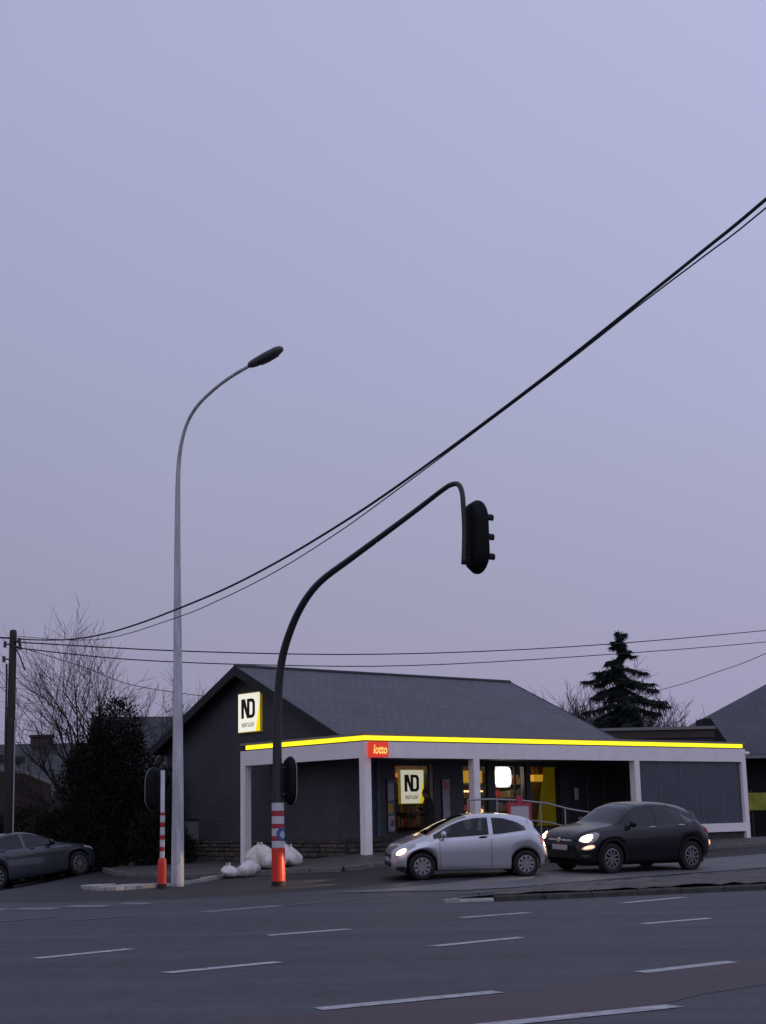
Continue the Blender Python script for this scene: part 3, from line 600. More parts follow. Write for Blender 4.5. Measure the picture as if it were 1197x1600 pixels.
def stadium(w_, h_, n=9):
    P = []; n = 15; r_ = w_ / 2; c_ = (h_ / 2 - r_) * .8; r2 = h_ / 2 - c_
    for k_ in range(n): a = math.pi * k_ / (n - 1); P.append((r_ * math.cos(a), c_ + r2 * math.sin(a)))
    for k_ in range(n): a = math.pi + math.pi * k_ / (n - 1); P.append((r_ * math.cos(a), -c_ + r2 * math.sin(a)))
    return P
def signal_head(parent, cen, face, w_, h_, lens, rim=True, visor=.2, back=.12):
    """backboard with pale rim, domed housing behind, three lenses under tunnel visors"""
    cen = Vector(cen); f = Vector(face).normalized(); s = Vector((-f.y, f.x, 0)); up = Vector((0, 0, 1))
    T = lambda a, z, d_: cen + s * a + up * z + f * d_
    P = stadium(w_, h_)
    hd = G_().prism(P, lambda a, z: T(a, z, -.015), lambda a, z: T(a, z, .015)).put('signal_head', 'signal_black', parent)
    Vb = [T(a, z, -.016) for a, z in P] + [T(a * .93, z * .97, -.05) for a, z in P] + [T(a * .8, z * .9, -back * .8) for a, z in P] + [T(a * .5, z * .8, -back) for a, z in P]; n = len(P)
    mk('housing', Vb, [(r_ * n + i, r_ * n + (i + 1) % n, (r_ + 1) * n + (i + 1) % n, (r_ + 1) * n + i) for r_ in range(3) for i in range(n)] + [tuple(range(3 * n, 4 * n))], 'signal_black', hd, smooth=True)
    if rim:
        Po = stadium(w_ + .012, h_ + .012); Pi = stadium(w_ - .07, h_ - .07)
        V = [T(a, z, .016) for a, z in Po] + [T(a, z, .018) for a, z in Pi] + [T(a, z, -.004) for a, z in Po]
        F = [(i, (i + 1) % n, n + (i + 1) % n, n + i) for i in range(n)] + [(i, 2 * n + i, 2 * n + (i + 1) % n, (i + 1) % n) for i in range(n)]
        mk('rim', V, F, 'signal_rim', hd)
    st = h_ / 3.75
    for i, m_ in enumerate(('lens_red', 'lens_amber', 'lens_green')):
        z = st * (1 - i); P2 = [(lens * math.cos(k_ * math.pi / 8), lens * math.sin(k_ * math.pi / 8)) for k_ in range(16)]
        G_().prism([(a, z + b) for a, b in P2], lambda a, zz: T(a, zz, .02), lambda a, zz: T(a, zz, .03)).put('lens', m_ if m_ != 'lens_green' or rim else 'lens_amber', hd)
        V = []; F = []
        arc_ = [math.radians(-30 + 240 * k_ / 14) for k_ in range(15)]
        for rr_, dd in ((lens * 1.08, 0.02), (lens * 1.08, visor), (lens * 1.0, visor), (lens * 1.0, .02)):
            for a in arc_:
                cut = dd if dd < .03 else visor * (.93 + .07 * math.sin(a))
                V.append(T(rr_ * math.cos(a), z + rr_ * math.sin(a), cut))
        for r_ in range(3):
            for k_ in range(14): F.append((r_ * 15 + k_, r_ * 15 + k_ + 1, (r_ + 1) * 15 + k_ + 1, (r_ + 1) * 15 + k_))
        mk('visor', V, F, 'signal_black', hd)
    return hd
def bands(parent, x, y, r_, zlist):
    for z0, z1, m_ in zlist:
        g = G_(); g.lathe([(r_ * .9, z0 + .001), (r_, z0 + .003), (r_, z1 - .003), (r_ * .75, z1 - .001)], 18, Matrix.Translation((x, y, 0))); g.put('band', m_, parent, smooth=False)
# overhead signal mast
ms = empty('signal_mast', (-2.55, 34.4, 0), 'dark curved signal mast reaching over the road, striped base with blue sticker', 'traffic light')
MP = [(-2.55, 34.4, -.1), (-2.555, 34.4, 1.4), (-2.56, 34.4, 2.94), (-2.54, 34.4, 4.12), (-2.44, 34.3, 5.07), (-2.21, 34.05, 5.78), (-1.88, 33.7, 6.37), (-1.45, 33.3, 6.81), (-.72, 32.65, 7.22), (.01, 31.95, 7.61), (.72, 31.3, 8.0), (1.26, 30.75, 8.3), (1.46, 30.56, 8.385), (1.60, 30.42, 8.36), (1.67, 30.35, 8.2), (1.69, 30.3, 7.94), (1.70, 30.3, 7.32), (1.66, 30.3, 6.62)]
p = spline(MP, 5); g = G_(); L = [0]
for a, b in zip(p, p[1:]): L.append(L[-1] + (b - a).length)
g.tube(p, [max(.055, .125 - .0062 * l) for l in L], 14); g.put('pole', 'pole_dark', ms, smooth=True)
zl = [(.115, .86, 'sleeve_red')]; z = .86
for i, h in enumerate((.155, .10, .175, .10, .175, .115, .185)):
    zl.append((z, z + h, 'band_white' if i % 2 == 0 else 'band_red')); z += h
bands(ms, -2.553, 34.4, .142, zl[1:]); 
g = G_(); g.lathe([(.12, .115), (.155, .118), (.155, .84), (.15, .858), (.12, .859)], 20, Matrix.Translation((-2.55, 34.4, 0))); g.put('sleeve', 'sleeve_red', ms, smooth=False)
g = G_(); g.lathe([(.15, -.05), (.16, 0), (.16, .10), (.13, .114)], 20, Matrix.Translation((-2.55, 34.4, 0))); g.put('base_ring', 'rubber', ms)
# round blue sticker wrapped on the shaft, right of centre
def sticker(cx, cz, rr_, m_, off, nm, par):
    V = []; F = []; rad_ = .146 + off; n = 24
    for r_ in range(7):
        for k_ in range(n):
            a = 2 * math.pi * k_ / n; f = rr_ * r_ / 6; t = cx + f / .15 * math.cos(a); V.append((-2.553 + rad_ * math.sin(t), 34.4 - rad_ * math.cos(t), cz + f * math.sin(a)))
    F = [(r_ * n + k_, (r_ + 1) * n + k_, (r_ + 1) * n + (k_ + 1) % n, r_ * n + (k_ + 1) % n) for r_ in range(6) for k_ in range(n)]
    return mk(nm, V, F, m_, par)
st_ = sticker(.85, 1.16, .155, 'sticker_blue', .003, 'sticker', ms); sticker(.88, 1.15, .08, 'sticker_white', .006, 'sticker_print', st_)
hU = signal_head(ms, (1.97, 30.45, 7.22), (.80, .60, 0), .74, 1.58, .10, rim=False, visor=.42, back=.2)
for z in (6.75, 7.62): G_().tube([(1.69, 30.3, z), (1.88, 30.40, z)], .03, 6).put('bracket', 'pole_dark', ms)
hL = signal_head(ms, (-2.27, 34.50, 2.36), (.74, .67, 0), .46, 1.10, .085, rim=True, visor=.16)
for z in (2.05, 2.65): G_().tube([(-2.55, 34.4, z), (-2.36, 34.45, z)], .025, 6).put('bracket', 'pole_dark', ms)
# small signal post
sp = empty('signal_post', (-5.24, 34.7, 0), 'thin red and white signal post with dark oval board, left of the street lamp', 'traffic light')
G_().tube([(-5.24, 34.7, -.1), (-5.245, 34.7, 2.66)], .05, 12).put('pole', 'pole_grey', sp, smooth=True)
z = .68; zl = []
for i, h in enumerate((.145, .10, .165, .10, .18, .11, .155, .07)): zl.append((z, z + h, 'band_white' if i % 2 == 0 else 'band_red')); z += h
bands(sp, -5.24, 34.7, .056, zl)
g = G_(); g.lathe([(.058, .678), (.085, .66), (.10, .58), (.102, .10), (.06, .098)], 18, Matrix.Translation((-5.24, 34.7, 0))); g.put('sleeve', 'sleeve_red', sp, smooth=False)
g = G_(); g.lathe([(.10, -.05), (.115, .0), (.11, .096), (.07, .097)], 18, Matrix.Translation((-5.24, 34.7, 0))); g.put('base_ring', 'rubber', sp)
signal_head(sp, (-5.46, 34.86, 2.24), (-.72, .70, 0), .52, 1.0, .085, rim=True, visor=.16)
for z in (2.0, 2.5): G_().tube([(-5.245, 34.7, z), (-5.42, 34.83, z)], .02, 6).put('bracket', 'pole_dark', sp)

# utility pole and cables
up_ = empty('utility_pole', (-11.4, 45, ground(-11.4, 45)), 'dark wooden utility pole at the left edge carrying the cables', 'utility pole')
G_().tube([(-11.38, 45, -.5), (-11.42, 45, 3.5), (-11.44, 45, 7.3), (-11.44, 45, 7.36)], [.16, .14, .11, .08], 12).put('pole', 'wood_pole', up_, smooth=True)
G_().tube([(-11.24, 44.92, .6), (-11.28, 44.9, 4.6)], .022, 6).put('conduit', 'conduit', up_)
G_().tube([(-11.6, 44.94, 6.3), (-11.58, 44.92, 6.0), (-11.56, 44.9, 4.4), (-11.52, 44.9, 2.2)], .03, 6).put('down_cable', 'cable', up_)
for dx, z in ((-.22, 6.9), (.22, 7.0), (.24, 6.82), (-.24, 6.45)):
    G_().tube([(-11.43, 44.9, z), (-11.43 + dx, 44.88, z)], .025, 6).put('bracket', 'insulator', up_); G_().tube([(-11.43 + dx, 44.88, z - .09), (-11.43 + dx, 44.88, z + .09)], .05, 8).put('insulator', 'insulator', up_)
G_().tube([(-11.3, 44.9, 6.75), (-11.18, 44.9, 6.5), (-11.02, 44.9, 6.1)], .022, 6).put('loose_wire', 'cable', up_)
def cable(P, r_, label): g = G_(); g.tube(spline(P, 4), r_, 6); return tag(g.put('cable', 'cable', None, origin=P[0]), label, 'cable', 'overhead cables')
BND = [(-11.43, 45.0, 7.09), (-10.11, 42.69, 6.75), (-8.56, 39.79, 6.39), (-7.2, 37.26, 6.19), (-5.9, 34.82, 6.11), (-4.75, 32.69, 6.11), (-3.31, 29.99, 6.15), (-2.08, 27.7, 6.28), (-.95, 25.6, 6.48), (.02, 23.78, 6.7), (1.2, 21.58, 7.05), (2.34, 19.45, 7.43), (3.3, 17.67, 7.8), (3.89, 16.56, 8.03), (4.41, 15.6, 8.25), (6.1, 12.4, 9.05), (8.2, 8.4, 10.2)]
cable(BND, .021, 'thick black cable sweeping from the wooden pole to the upper right')
cable([(-11.43, 45.1, 7.18), (-7.63, 38.62, 6.22), (-4.86, 33.45, 6.03), (-3.39, 30.7, 6.08), (-2.13, 28.35, 6.22), (-.98, 26.2, 6.46), (.02, 24.34, 6.75), (2.4, 19.91, 7.54), (3.37, 18.08, 7.90), (3.98, 16.96, 8.11), (4.5, 15.98, 8.30), (6.2, 12.8, 9.1), (8.3, 8.8, 10.2)], .010, 'thin cable hanging just below the thick black cable')
cable([(-11.43, 45.0, 6.99), (-6.48, 49.08, 7.04), (-.08, 54.52, 7.4), (7.93, 61.32, 8.29), (18.15, 70.0, 9.82), (30, 80, 11.8)], .022, 'upper of two long level cables crossing above the shop roof')
cable([(-11.43, 45.0, 6.82), (-8.34, 47.5, 6.65), (-4.08, 51.13, 6.74), (.87, 55.34, 7.04), (7.91, 61.32, 7.86), (18.11, 70.0, 9.27), (30, 80, 11.2)], .019, 'lower of two long level cables crossing above the shop roof')
cable([(9.56, 75.0, 6.7), (12.82, 68.0, 7.0), (13.88, 62.0, 7.16), (14.71, 57.0, 7.38), (16.5, 46, 8.3)], .014, 'thin cable rising to the right above the hipped roof')
cable([(-11.43, 45.0, 6.89), (-9.37, 45.5, 6.23), (-7.96, 46.0, 5.69), (-5.79, 47.0, 5.37), (-4.3, 47.3, 5.25)], .012, 'thin service cable from the wooden pole to the shop gable')
cable([(-11.43, 45.0, 7.1), (-15, 44, 7.3), (-20, 42.5, 7.9)], .03, 'cable leaving the wooden pole towards the left edge')

# rubbish bags
def bag(loc, sx_, sy_, sz, m_, label, seed, lean=(0, 0)):
    rnd = random.Random(seed); e_ = empty('rubbish_bag', loc, label, 'rubbish bag', 'white rubbish bags by the shop'); bm = bmesh.new(); bmesh.ops.create_icosphere(bm, subdivisions=4, radius=1)
    ph = [rnd.uniform(0, 6.28) for _ in range(8)]
    for v in bm.verts:
        c = v.co; t = (c.z + 1) / 2; a = math.atan2(c.y, c.x); fl = 1 + .16 * (1 - t) - .28 * max(0, t - .55) / .45
        wr = .02 * math.sin(23 * a + 9 * c.z + ph[6]) + .05 * math.sin(5 * a + ph[0] + 3 * c.z) + .035 * math.sin(9 * a + ph[1]) * t + .06 * math.sin(2 * a + ph[2]) + .04 * math.sin(4 * c.z + 3 * a + ph[3]) + .03 * math.sin(13 * a + 6 * c.z + ph[4])
        x = c.x * (fl + wr) * sx_; y = c.y * (fl + wr) * sy_; z = max(0, (c.z + .82) / 1.82) * 2 * sz * (1 + .05 * math.sin(3 * a + ph[5]))
        v.co = (x + lean[0] * z, y + lean[1] * z, z)
    V = [v.co.copy() for v in bm.verts]; F = [tuple(v.index for v in f.verts) for f in bm.faces]; bm.free()
    mk('sack', V, F, m_, e_, local=True, smooth=True)
    g = G_(); zt = 2 * sz - .03; tx, ty = lean[0] * zt, lean[1] * zt; V = []; n = 14
    for r_, z in ((.07, -.05), (.03, .01), (.035, .03), (.09, .11), (.10, .13)):
        for k_ in range(n): a = 6.283 * k_ / n; q = r_ * (1 + .35 * math.sin(4 * a + ph[6]) * (z > .05)); V.append((tx + q * .6 * math.cos(a), ty + q * .6 * math.sin(a), zt + z * .55 + (.03 * math.sin(3 * a + ph[7]) if z > .1 else 0)))
    g.add(V, [(i * n + k_, i * n + (k_ + 1) % n, (i + 1) * n + (k_ + 1) % n, (i + 1) * n + k_) for i in range(4) for k_ in range(n)]); g.put('knot', m_, e_, local=True, smooth=True)
def bz(x, y):
    d_ = Vector((x, y, 0)) - C; return ground(x, y) + (.105 if d_.dot(U) > -3.2 else .01)
for x, y, a, b, c, m_, lb, sd_, ln in [
    (-3.90, 37.6, .23, .22, .145, 'bag', 'small squat rubbish bag at the left end of the pile', 1, (-.5, 0)), (-3.58, 37.5, .25, .24, .20, 'bag', 'round rubbish bag second from the left end of the pile', 2, (.3, 0)),
    (-3.22, 38.3, .40, .36, .29, 'bag_warm', 'largest cream rubbish bag in the middle of the pile', 3, (-.15, 0)), (-2.92, 37.9, .29, .27, .20, 'bag', 'rubbish bag low in front of the largest cream one', 4, (.15, 0)),
    (-2.72, 38.4, .32, .30, .27, 'bag_warm', 'cream rubbish bag half hidden behind the striped mast base', 5, (0, 0)), (-2.45, 38.15, .25, .26, .23, 'bag', 'tall pale rubbish bag at the right end of the pile', 6, (-.2, 0))]:
    bag((x, y, bz(x, y)), a, b, c, m_, lb, sd_, ln)

# ================================================================ CARS
def smooth_tab(T, xs_, k):
    y = np.array([interp(T, x) for x in xs_])
    fine = np.array([[interp(T, clamp(x + d_, T[0][0], T[-1][0])) for d_ in np.linspace(-k, k, 7)] for x in xs_]); return dict(zip([round(x, 4) for x in xs_], fine.mean(1)))
class Car:
    def __init__(s, T):
        s.T = T; s.L = T['L']
    def sm(s, key, x, k=.09):
        T = s.T[key]; L = T[-1][0]; kk = min(k, x - T[0][0] + 1e-6, L - x + 1e-6)
        return sum(interp(T, x + d_ * kk) for d_ in (-1, -.66, -.33, 0, .33, .66, 1)) / 7
    def rows(s, x):
        T = s.T; W = s.sm('W', x, .06); zt_ = s.sm('top', x, .10); Wr = s.sm('Wr', x); zb = s.sm('zb', x, .05); zw = s.sm('zt', x, .05)
        zw = min(zw, zt_ - .035); zb = min(zb, zw - .012)
        bot = interp(T['bot'], x)
        for xw in T['axles']:
            d_ = abs(x - xw); Ra = T['R'] + T.get('gap', .055)
            if d_ < Ra: bot = max(bot, T['R'] + math.sqrt(Ra * Ra - d_ * d_))
        sh = max(zb - .09, bot + .03); mid = max(bot + .02, .5 * (bot + sh) if bot > .4 else bot + .55 * (sh - bot))
        Wr = min(Wr, W - .02)
        return [(W - .09, bot - .0), (W - .03, bot + min(.05, (mid - bot) * .4)), (W, mid), (W - .022, sh), (W - .075, zb), (Wr, zw), (Wr - .055, zw + (zt_ - zw) * .55), (Wr * .55, zt_ - .008), (0, zt_)]
    def S(s, x, t, side=1):
        r_ = s.rows(x); i = min(int(t), 7); f = t - i
        b, c = r_[i], r_[i + 1]
        if i == 4: y, z = [b[j] + (c[j] - b[j]) * f for j in (0, 1)]; y += .018 * math.sin(math.pi * f) * min(1, (c[1] - b[1]) / .25)
        else:
            a = r_[i - 1] if i not in (0, 5) else b; d_ = r_[i + 2] if i + 2 < 9 and i != 3 else ((-r_[7][0], r_[7][1]) if i == 7 else c)
            y, z = [.5 * ((2 * b[j]) + (c[j] - a[j]) * f + (2 * a[j] - 5 * b[j] + 4 * c[j] - d_[j]) * f * f + (3 * b[j] - a[j] - 3 * c[j] + d_[j]) * f ** 3) for j in (0, 1)]
        return Vector((x, side * y, z))
    def N(s, x, t, side):
        e_ = .015; a = s.S(min(x + e_, s.L), t, side) - s.S(max(x - e_, 0), t, side); b = s.S(x, min(t + .05, 8), side) - s.S(x, max(t - .05, 0), side)
        n = a.cross(b); n.normalize(); return n if n.y * side > 0 or (abs(n.y) < .05 and n.z > 0) else -n
    def patch(s, nm, m_, parent, x0, x1, t0, t1, side, off=.006, ell=False, n=8, shape=None, thick=.0):
        V = []; F = []
        for i in range(n + 1):
            for j in range(n + 1):
                a, b = i / n, j / n
                if ell:
                    u_, v_ = 2 * a - 1, 2 * b - 1; uu = u_ * math.sqrt(1 - v_ * v_ / 2); vv_ = v_ * math.sqrt(1 - u_ * u_ / 2); a, b = (uu + 1) / 2, (vv_ + 1) / 2
                    o_ = off + .02 * (1 - uu * uu - vv_ * vv_)
                else: o_ = off
                if shape: a, b = shape(a, b)
                x = x0 + (x1 - x0) * a; t = t0 + (t1 - t0) * b; V.append(s.S(x, t, side) + s.N(x, t, side) * o_)
        F = [(i * (n + 1) + j, (i + 1) * (n + 1) + j, (i + 1) * (n + 1) + j + 1, i * (n + 1) + j + 1) for i in range(n) for j in range(n)]
        return mk(nm, V, F, m_, parent, local=True, smooth=True)
def wheel(parent, x, y, R_, style, sgn):
    M = Matrix.Translation((x, y, R_)) @ Matrix.Rotation(-math.pi / 2 * sgn, 4, 'X')
    g = G_(); g.lathe([(.0, -.09), (R_ * .66, -.085), (R_ * .66, .02), (0, .02)], 24, M); w_ = g.put('wheel', 'rim_dark', parent, local=True)
    g = G_(); g.lathe([(R_ * .64, -.095), (R_ * .80, -.105), (R_ * .95, -.10), (R_, -.08), (R_, .08), (R_ * .95, .10), (R_ * .80, .105), (R_ * .68, .095), (R_ * .655, .06)], 32, M); g.put('tyre', 'tyre', w_, local=True, smooth=True)
    g = G_(); rr = R_ * .66
    g.lathe([(rr, .05), (rr, .088), (rr * .90, .092), (rr * .87, .06)], 32, M); g.lathe([(0, .085), (rr * .2, .085), (rr * .24, .05)], 16, M)
    if style == 'cover':
        g.lathe([(rr * .2, .08), (rr * .40, .084), (rr * .42, .06)], 32, M); n, wd, w2 = 9, .22, .34
    elif style == 'five': n, wd, w2 = 5, .17, .17
    else: n, wd, w2 = 10, .11, .13
    for k_ in range(n):
        Q = M @ Matrix.Rotation(2 * math.pi * k_ / n + .2, 4, 'Z')
        offs = (-.11, .11) if style == 'five' else (0,)
        for of in offs:
            a0, a1 = rr * .18, rr * .9; h0 = rr * wd * .5; h1 = rr * w2 * .5; of1 = of * rr; of2 = of * rr * 2.4 if style == 'five' else 0
            P = [(a0, of1 - h0), (a1, of2 - h1), (a1, of2 + h1), (a0, of1 + h0)]
            g.prism(P, lambda a, b: Q @ Vector((a, b, .055)), lambda a, b: Q @ Vector((a, b, .085)))
    g.put('rim', 'rim_face' if style != 'cover' else 'rim_silver', w_, local=True)
def build_car(T, label, front_xy, ang, paint, gl, group=None, style='cover', scl=(1, 1, 1)):
    """front_xy: ground point under the middle of the front axle; ang: heading from front towards the rear"""
    c_ = Car(T); xf, xr = T['axles']; rd = Vector((math.cos(ang), math.sin(ang), 0)); sd_ = Vector((-rd.y, rd.x, 0)); P0 = Vector((*front_xy, 0))
    zf = lambda q: ground(q.x, q.y) + .012
    tr = T['W2'] - .12; A_ = [P0 + sd_ * s for s in (-tr, tr)]; P1 = P0 + rd * (xr - xf); B_ = [P1 + sd_ * s for s in (-tr, tr)]
    za = sum(zf(q) for q in A_) / 2; zb_ = sum(zf(q) for q in B_) / 2
    X = (P1 + Vector((0, 0, zb_)) - P0 - Vector((0, 0, za))).normalized(); zs = (zf(A_[1]) + zf(B_[1]) - zf(A_[0]) - zf(B_[0])) / 2
    Y_ = (sd_ * 2 * tr + Vector((0, 0, zs))).normalized(); Z = X.cross(Y_).normalized(); Y_ = Z.cross(X)
    o = bpy.data.objects.new('parked_car' if T['kind'] == 'parked' else 'car', None); COL.objects.link(o); tag(o, label, 'car', group)
    M = Matrix((X, Y_, Z)).transposed().to_4x4(); M.translation = P0 + Vector((0, 0, za)) - X * xf * scl[0]; M = M @ Matrix.Diagonal((*scl, 1)); o.matrix_world = M; ORG[o] = Vector((0, 0, 0))
    # body grid
    sp_ = set(np.round(np.linspace(.0, T['L'], 96), 3)); keys = []
    for a, b in T['win'] + [T['ws'], T['rs']]: keys += [a, b]
    for xw in T['axles']:
        Ra = T['R'] + T.get('gap', .055); keys += [xw - Ra, xw + Ra, xw - Ra + .01, xw + Ra - .01]
    sp_ = sorted([x for x in sp_ if all(abs(x - k_) > .012 for k_ in keys)] + [float(k_) for k_ in keys] + [.008, T['L'] - .008])
    ts = [0, .5, 1, 1.33, 1.66, 2, 2.33, 2.66, 3, 3.33, 3.66, 4, 4.5, 5, 5.5, 6, 6.33, 6.66, 7, 7.33, 7.66, 8]; nt_ = len(ts)
    def isglass(x, t):
        if 4 <= t < 5 and any(a - 1e-6 <= x < b - 1e-6 for a, b in T['win']): return True
        if t >= 6 and (T['ws'][0] - 1e-6 <= x < T['ws'][1] - 1e-6 or T['rs'][0] - 1e-6 <= x < T['rs'][1] - 1e-6): return True
        return False
    V = []; F = []; lower = []
    for side in (-1, 1):
        b0 = len(V)
        for x in sp_:
            for t in ts: V.append(c_.S(x, t, side))
        for i in range(len(sp_) - 1):
            for j in range(nt_ - 1):
                if isglass(sp_[i], ts[j]): continue
                f = (b0 + i * nt_ + j, b0 + (i + 1) * nt_ + j, b0 + (i + 1) * nt_ + j + 1, b0 + i * nt_ + j + 1)
                F.append(f if side < 0 else f[::-1]); lower.append(1 if T.get('clad') and ts[j] < 1.33 else 0)
    n1 = len(sp_) * nt_
    for e_ in (0, len(sp_) - 1):
        for j in range(nt_ - 1):
            F.append((e_ * nt_ + j, e_ * nt_ + j + 1, n1 + e_ * nt_ + j + 1, n1 + e_ * nt_ + j)); lower.append(1 if T.get('clad') and ts[j] < 2.5 and e_ == 0 else 0)
    me = mk('body', V, F, paint, o, local=True, smooth=True, mats=[paint, 'cladding'], midx=lower)
    def glassgrid(nm, x0, x1, t0, t1, sides):
        V = []; F = []; X_ = [x for x in sp_ if x0 - 1e-6 <= x <= x1 + 1e-6]; TT = [t for t in ts if t0 <= t <= t1]
        for side in sides:
            b0 = len(V)
            for x in X_:
                for t in TT: V.append(c_.S(x, t, side) - c_.N(x, t, side) * .006)
            for i in range(len(X_) - 1):
                for j in range(len(TT) - 1):
                    q_ = (b0 + i * len(TT) + j, b0 + (i + 1) * len(TT) + j, b0 + (i + 1) * len(TT) + j + 1, b0 + i * len(TT) + j + 1); F.append(q_ if side < 0 else q_[::-1])
        return mk(nm, V, F, gl, o, local=True, smooth=True)
    glassgrid('windscreen', *T['ws'], 6, 8, (-1, 1)); glassgrid('rear_window', *T['rs'], 6, 8, (-1, 1))
    for side in (-1, 1):
        for a, b in T['win']: glassgrid('side_window', a, b, 4, 5, (side,))
    # inside: floor pan, seats, wheel wells stay dark
    g = G_(); hw = T['W2'] - .27; g.box(.18, T['L'] - .2, -hw, hw, .18, .62); g.box(T['ws'][0] + .1, T['L'] - .5, -hw, hw, .621, .74); g.put('floor_pan', 'under', o, local=True)
    for xs_, yy in ((T['seat'], .36), (T['seat'], -.36), (T['seat'] + .95, .32), (T['seat'] + .95, -.32)):
        g = G_(); q = lambda x, y, z: Vector((x + .22 * (z - .74), y, z)); g.box(xs_, xs_ + .12, yy - .23, yy + .23, .70, 1.13, q); g.box(xs_ + .0, xs_ + .09, yy - .12, yy + .12, 1.14, 1.33, q); g.put('seat', 'seat', o, local=True)
    for side in (-1, 1):
        for xw in T['axles']: wheel(o, xw, side * (T['W2'] - .115), T['R'], style, side)
    return o, c_
CORSA = dict(kind='car', L=4.0, W2=.86, R=.31, axles=(.80, 3.31), seat=1.95, gap=.06,
    W=[(0, .50), (.03, .60), (.10, .70), (.25, .785), (.5, .835), (.8, .855), (2, .86), (3.3, .855), (3.65, .82), (3.88, .74), (3.97, .66), (4.0, .55)],
    top=[(0, .60), (.05, .68), (.16, .765), (.4, .865), (.7, .955), (.92, 1.02), (1.35, 1.25), (1.75, 1.41), (2.05, 1.475), (2.4, 1.49), (2.8, 1.475), (3.2, 1.43), (3.42, 1.385), (3.50, 1.35), (3.62, 1.20), (3.74, 1.05), (3.86, .93), (3.95, .84), (4.0, .66)],
    Wr=[(0, .4), (.1, .55), (.4, .66), (.9, .72), (1.3, .70), (1.8, .615), (2.4, .60), (3.3, .58), (3.55, .60), (3.75, .66), (4.0, .5)],
    zb=[(0, .54), (.05, .60), (.16, .68), (.4, .77), (.7, .86), (.95, .915), (1.2, .945), (2.0, .985), (2.7, 1.02), (3.3, 1.09), (3.42, 1.12), (3.6, 1.02), (3.86, .86), (4.0, .60)],
    zt=[(0, .57), (.05, .64), (.16, .72), (.4, .82), (.7, .91), (.95, .955), (1.15, 1.06), (1.45, 1.22), (1.75, 1.33), (2.05, 1.39), (2.4, 1.405), (2.8, 1.38), (3.15, 1.28), (3.38, 1.15), (3.5, 1.13), (3.62, 1.08), (3.86, .89), (4.0, .63)],
    bot=[(0, .24), (.1, .20), (.45, .19), (1.2, .19), (2.9, .19), (3.7, .22), (4.0, .32)],
    win=[(1.08, 2.42), (2.52, 3.34)], ws=(.93, 1.92), rs=(3.52, 3.76))
CROSS = dict(kind='car', L=4.25, W2=.90, R=.345, axles=(.86, 3.43), seat=2.0, clad=True, gap=.07,
    W=[(0, .58), (.03, .67), (.10, .76), (.25, .83), (.5, .87), (.9, .895), (2.2, .90), (3.4, .895), (3.8, .86), (4.1, .78), (4.2, .70), (4.25, .6)],
    top=[(0, .80), (.04, .86), (.12, .93), (.35, 1.0), (.7, 1.06), (1.02, 1.10), (1.35, 1.31), (1.65, 1.49), (1.95, 1.57), (2.4, 1.60), (2.9, 1.585), (3.4, 1.52), (3.7, 1.44), (3.8, 1.38), (3.95, 1.18), (4.1, 1.03), (4.2, .92), (4.25, .72)],
    Wr=[(0, .5), (.1, .62), (.4, .70), (1.0, .75), (1.4, .70), (1.9, .625), (2.6, .615), (3.5, .58), (3.8, .60), (4.0, .66), (4.25, .5)],
    zb=[(0, .74), (.04, .79), (.12, .85), (.35, .91), (.7, .97), (1.1, 1.015), (2.0, 1.05), (3.0, 1.09), (3.5, 1.13), (3.65, 1.17), (3.8, 1.1), (4.1, .95), (4.25, .66)],
    zt=[(0, .77), (.04, .825), (.12, .89), (.35, .955), (.7, 1.015), (1.1, 1.06), (1.3, 1.17), (1.6, 1.36), (1.9, 1.465), (2.4, 1.505), (2.9, 1.48), (3.3, 1.37), (3.6, 1.22), (3.8, 1.16), (4.1, .98), (4.25, .69)],
    bot=[(0, .33), (.12, .26), (.5, .25), (1.3, .24), (3.0, .24), (3.8, .28), (4.25, .4)],
    win=[(1.2, 1.36), (1.42, 2.32), (2.42, 3.22), (3.28, 3.56)], ws=(1.04, 1.85), rs=(3.82, 4.02))
HATCH = dict(kind='parked', L=4.3, W2=.89, R=.32, axles=(.74, 3.44), seat=2.15, gap=.05,
    W=[(0, .52), (.03, .62), (.12, .73), (.3, .81), (.6, .86), (1.0, .885), (2.2, .89), (3.5, .885), (3.9, .85), (4.15, .77), (4.27, .66), (4.3, .55)],
    top=[(0, .62), (.04, .70), (.15, .775), (.5, .865), (.95, .945), (1.22, .985), (1.6, 1.16), (2.0, 1.335), (2.35, 1.415), (2.75, 1.43), (3.2, 1.405), (3.6, 1.345), (3.85, 1.28), (3.95, 1.2), (4.1, 1.04), (4.22, .92), (4.27, .84), (4.3, .66)],
    Wr=[(0, .45), (.1, .58), (.5, .70), (1.2, .76), (1.6, .70), (2.1, .61), (2.7, .60), (3.6, .57), (3.9, .6), (4.1, .66), (4.3, .5)],
    zb=[(0, .56), (.04, .62), (.15, .70), (.5, .785), (.95, .86), (1.3, .895), (2.0, .93), (3.0, .97), (3.5, 1.01), (3.75, 1.05), (3.95, .98), (4.2, .84), (4.3, .6)],
    zt=[(0, .59), (.04, .66), (.15, .735), (.5, .825), (.95, .905), (1.3, .945), (1.5, 1.03), (1.85, 1.20), (2.15, 1.30), (2.5, 1.345), (2.9, 1.335), (3.3, 1.27), (3.6, 1.15), (3.8, 1.08), (4.0, 1.0), (4.2, .88), (4.3, .63)],
    bot=[(0, .22), (.12, .18), (.5, .17), (1.3, .17), (3.0, .17), (3.9, .2), (4.3, .32)],
    win=[(1.42, 2.42), (2.52, 3.28), (3.34, 3.66)], ws=(1.24, 2.18), rs=(3.96, 4.12))
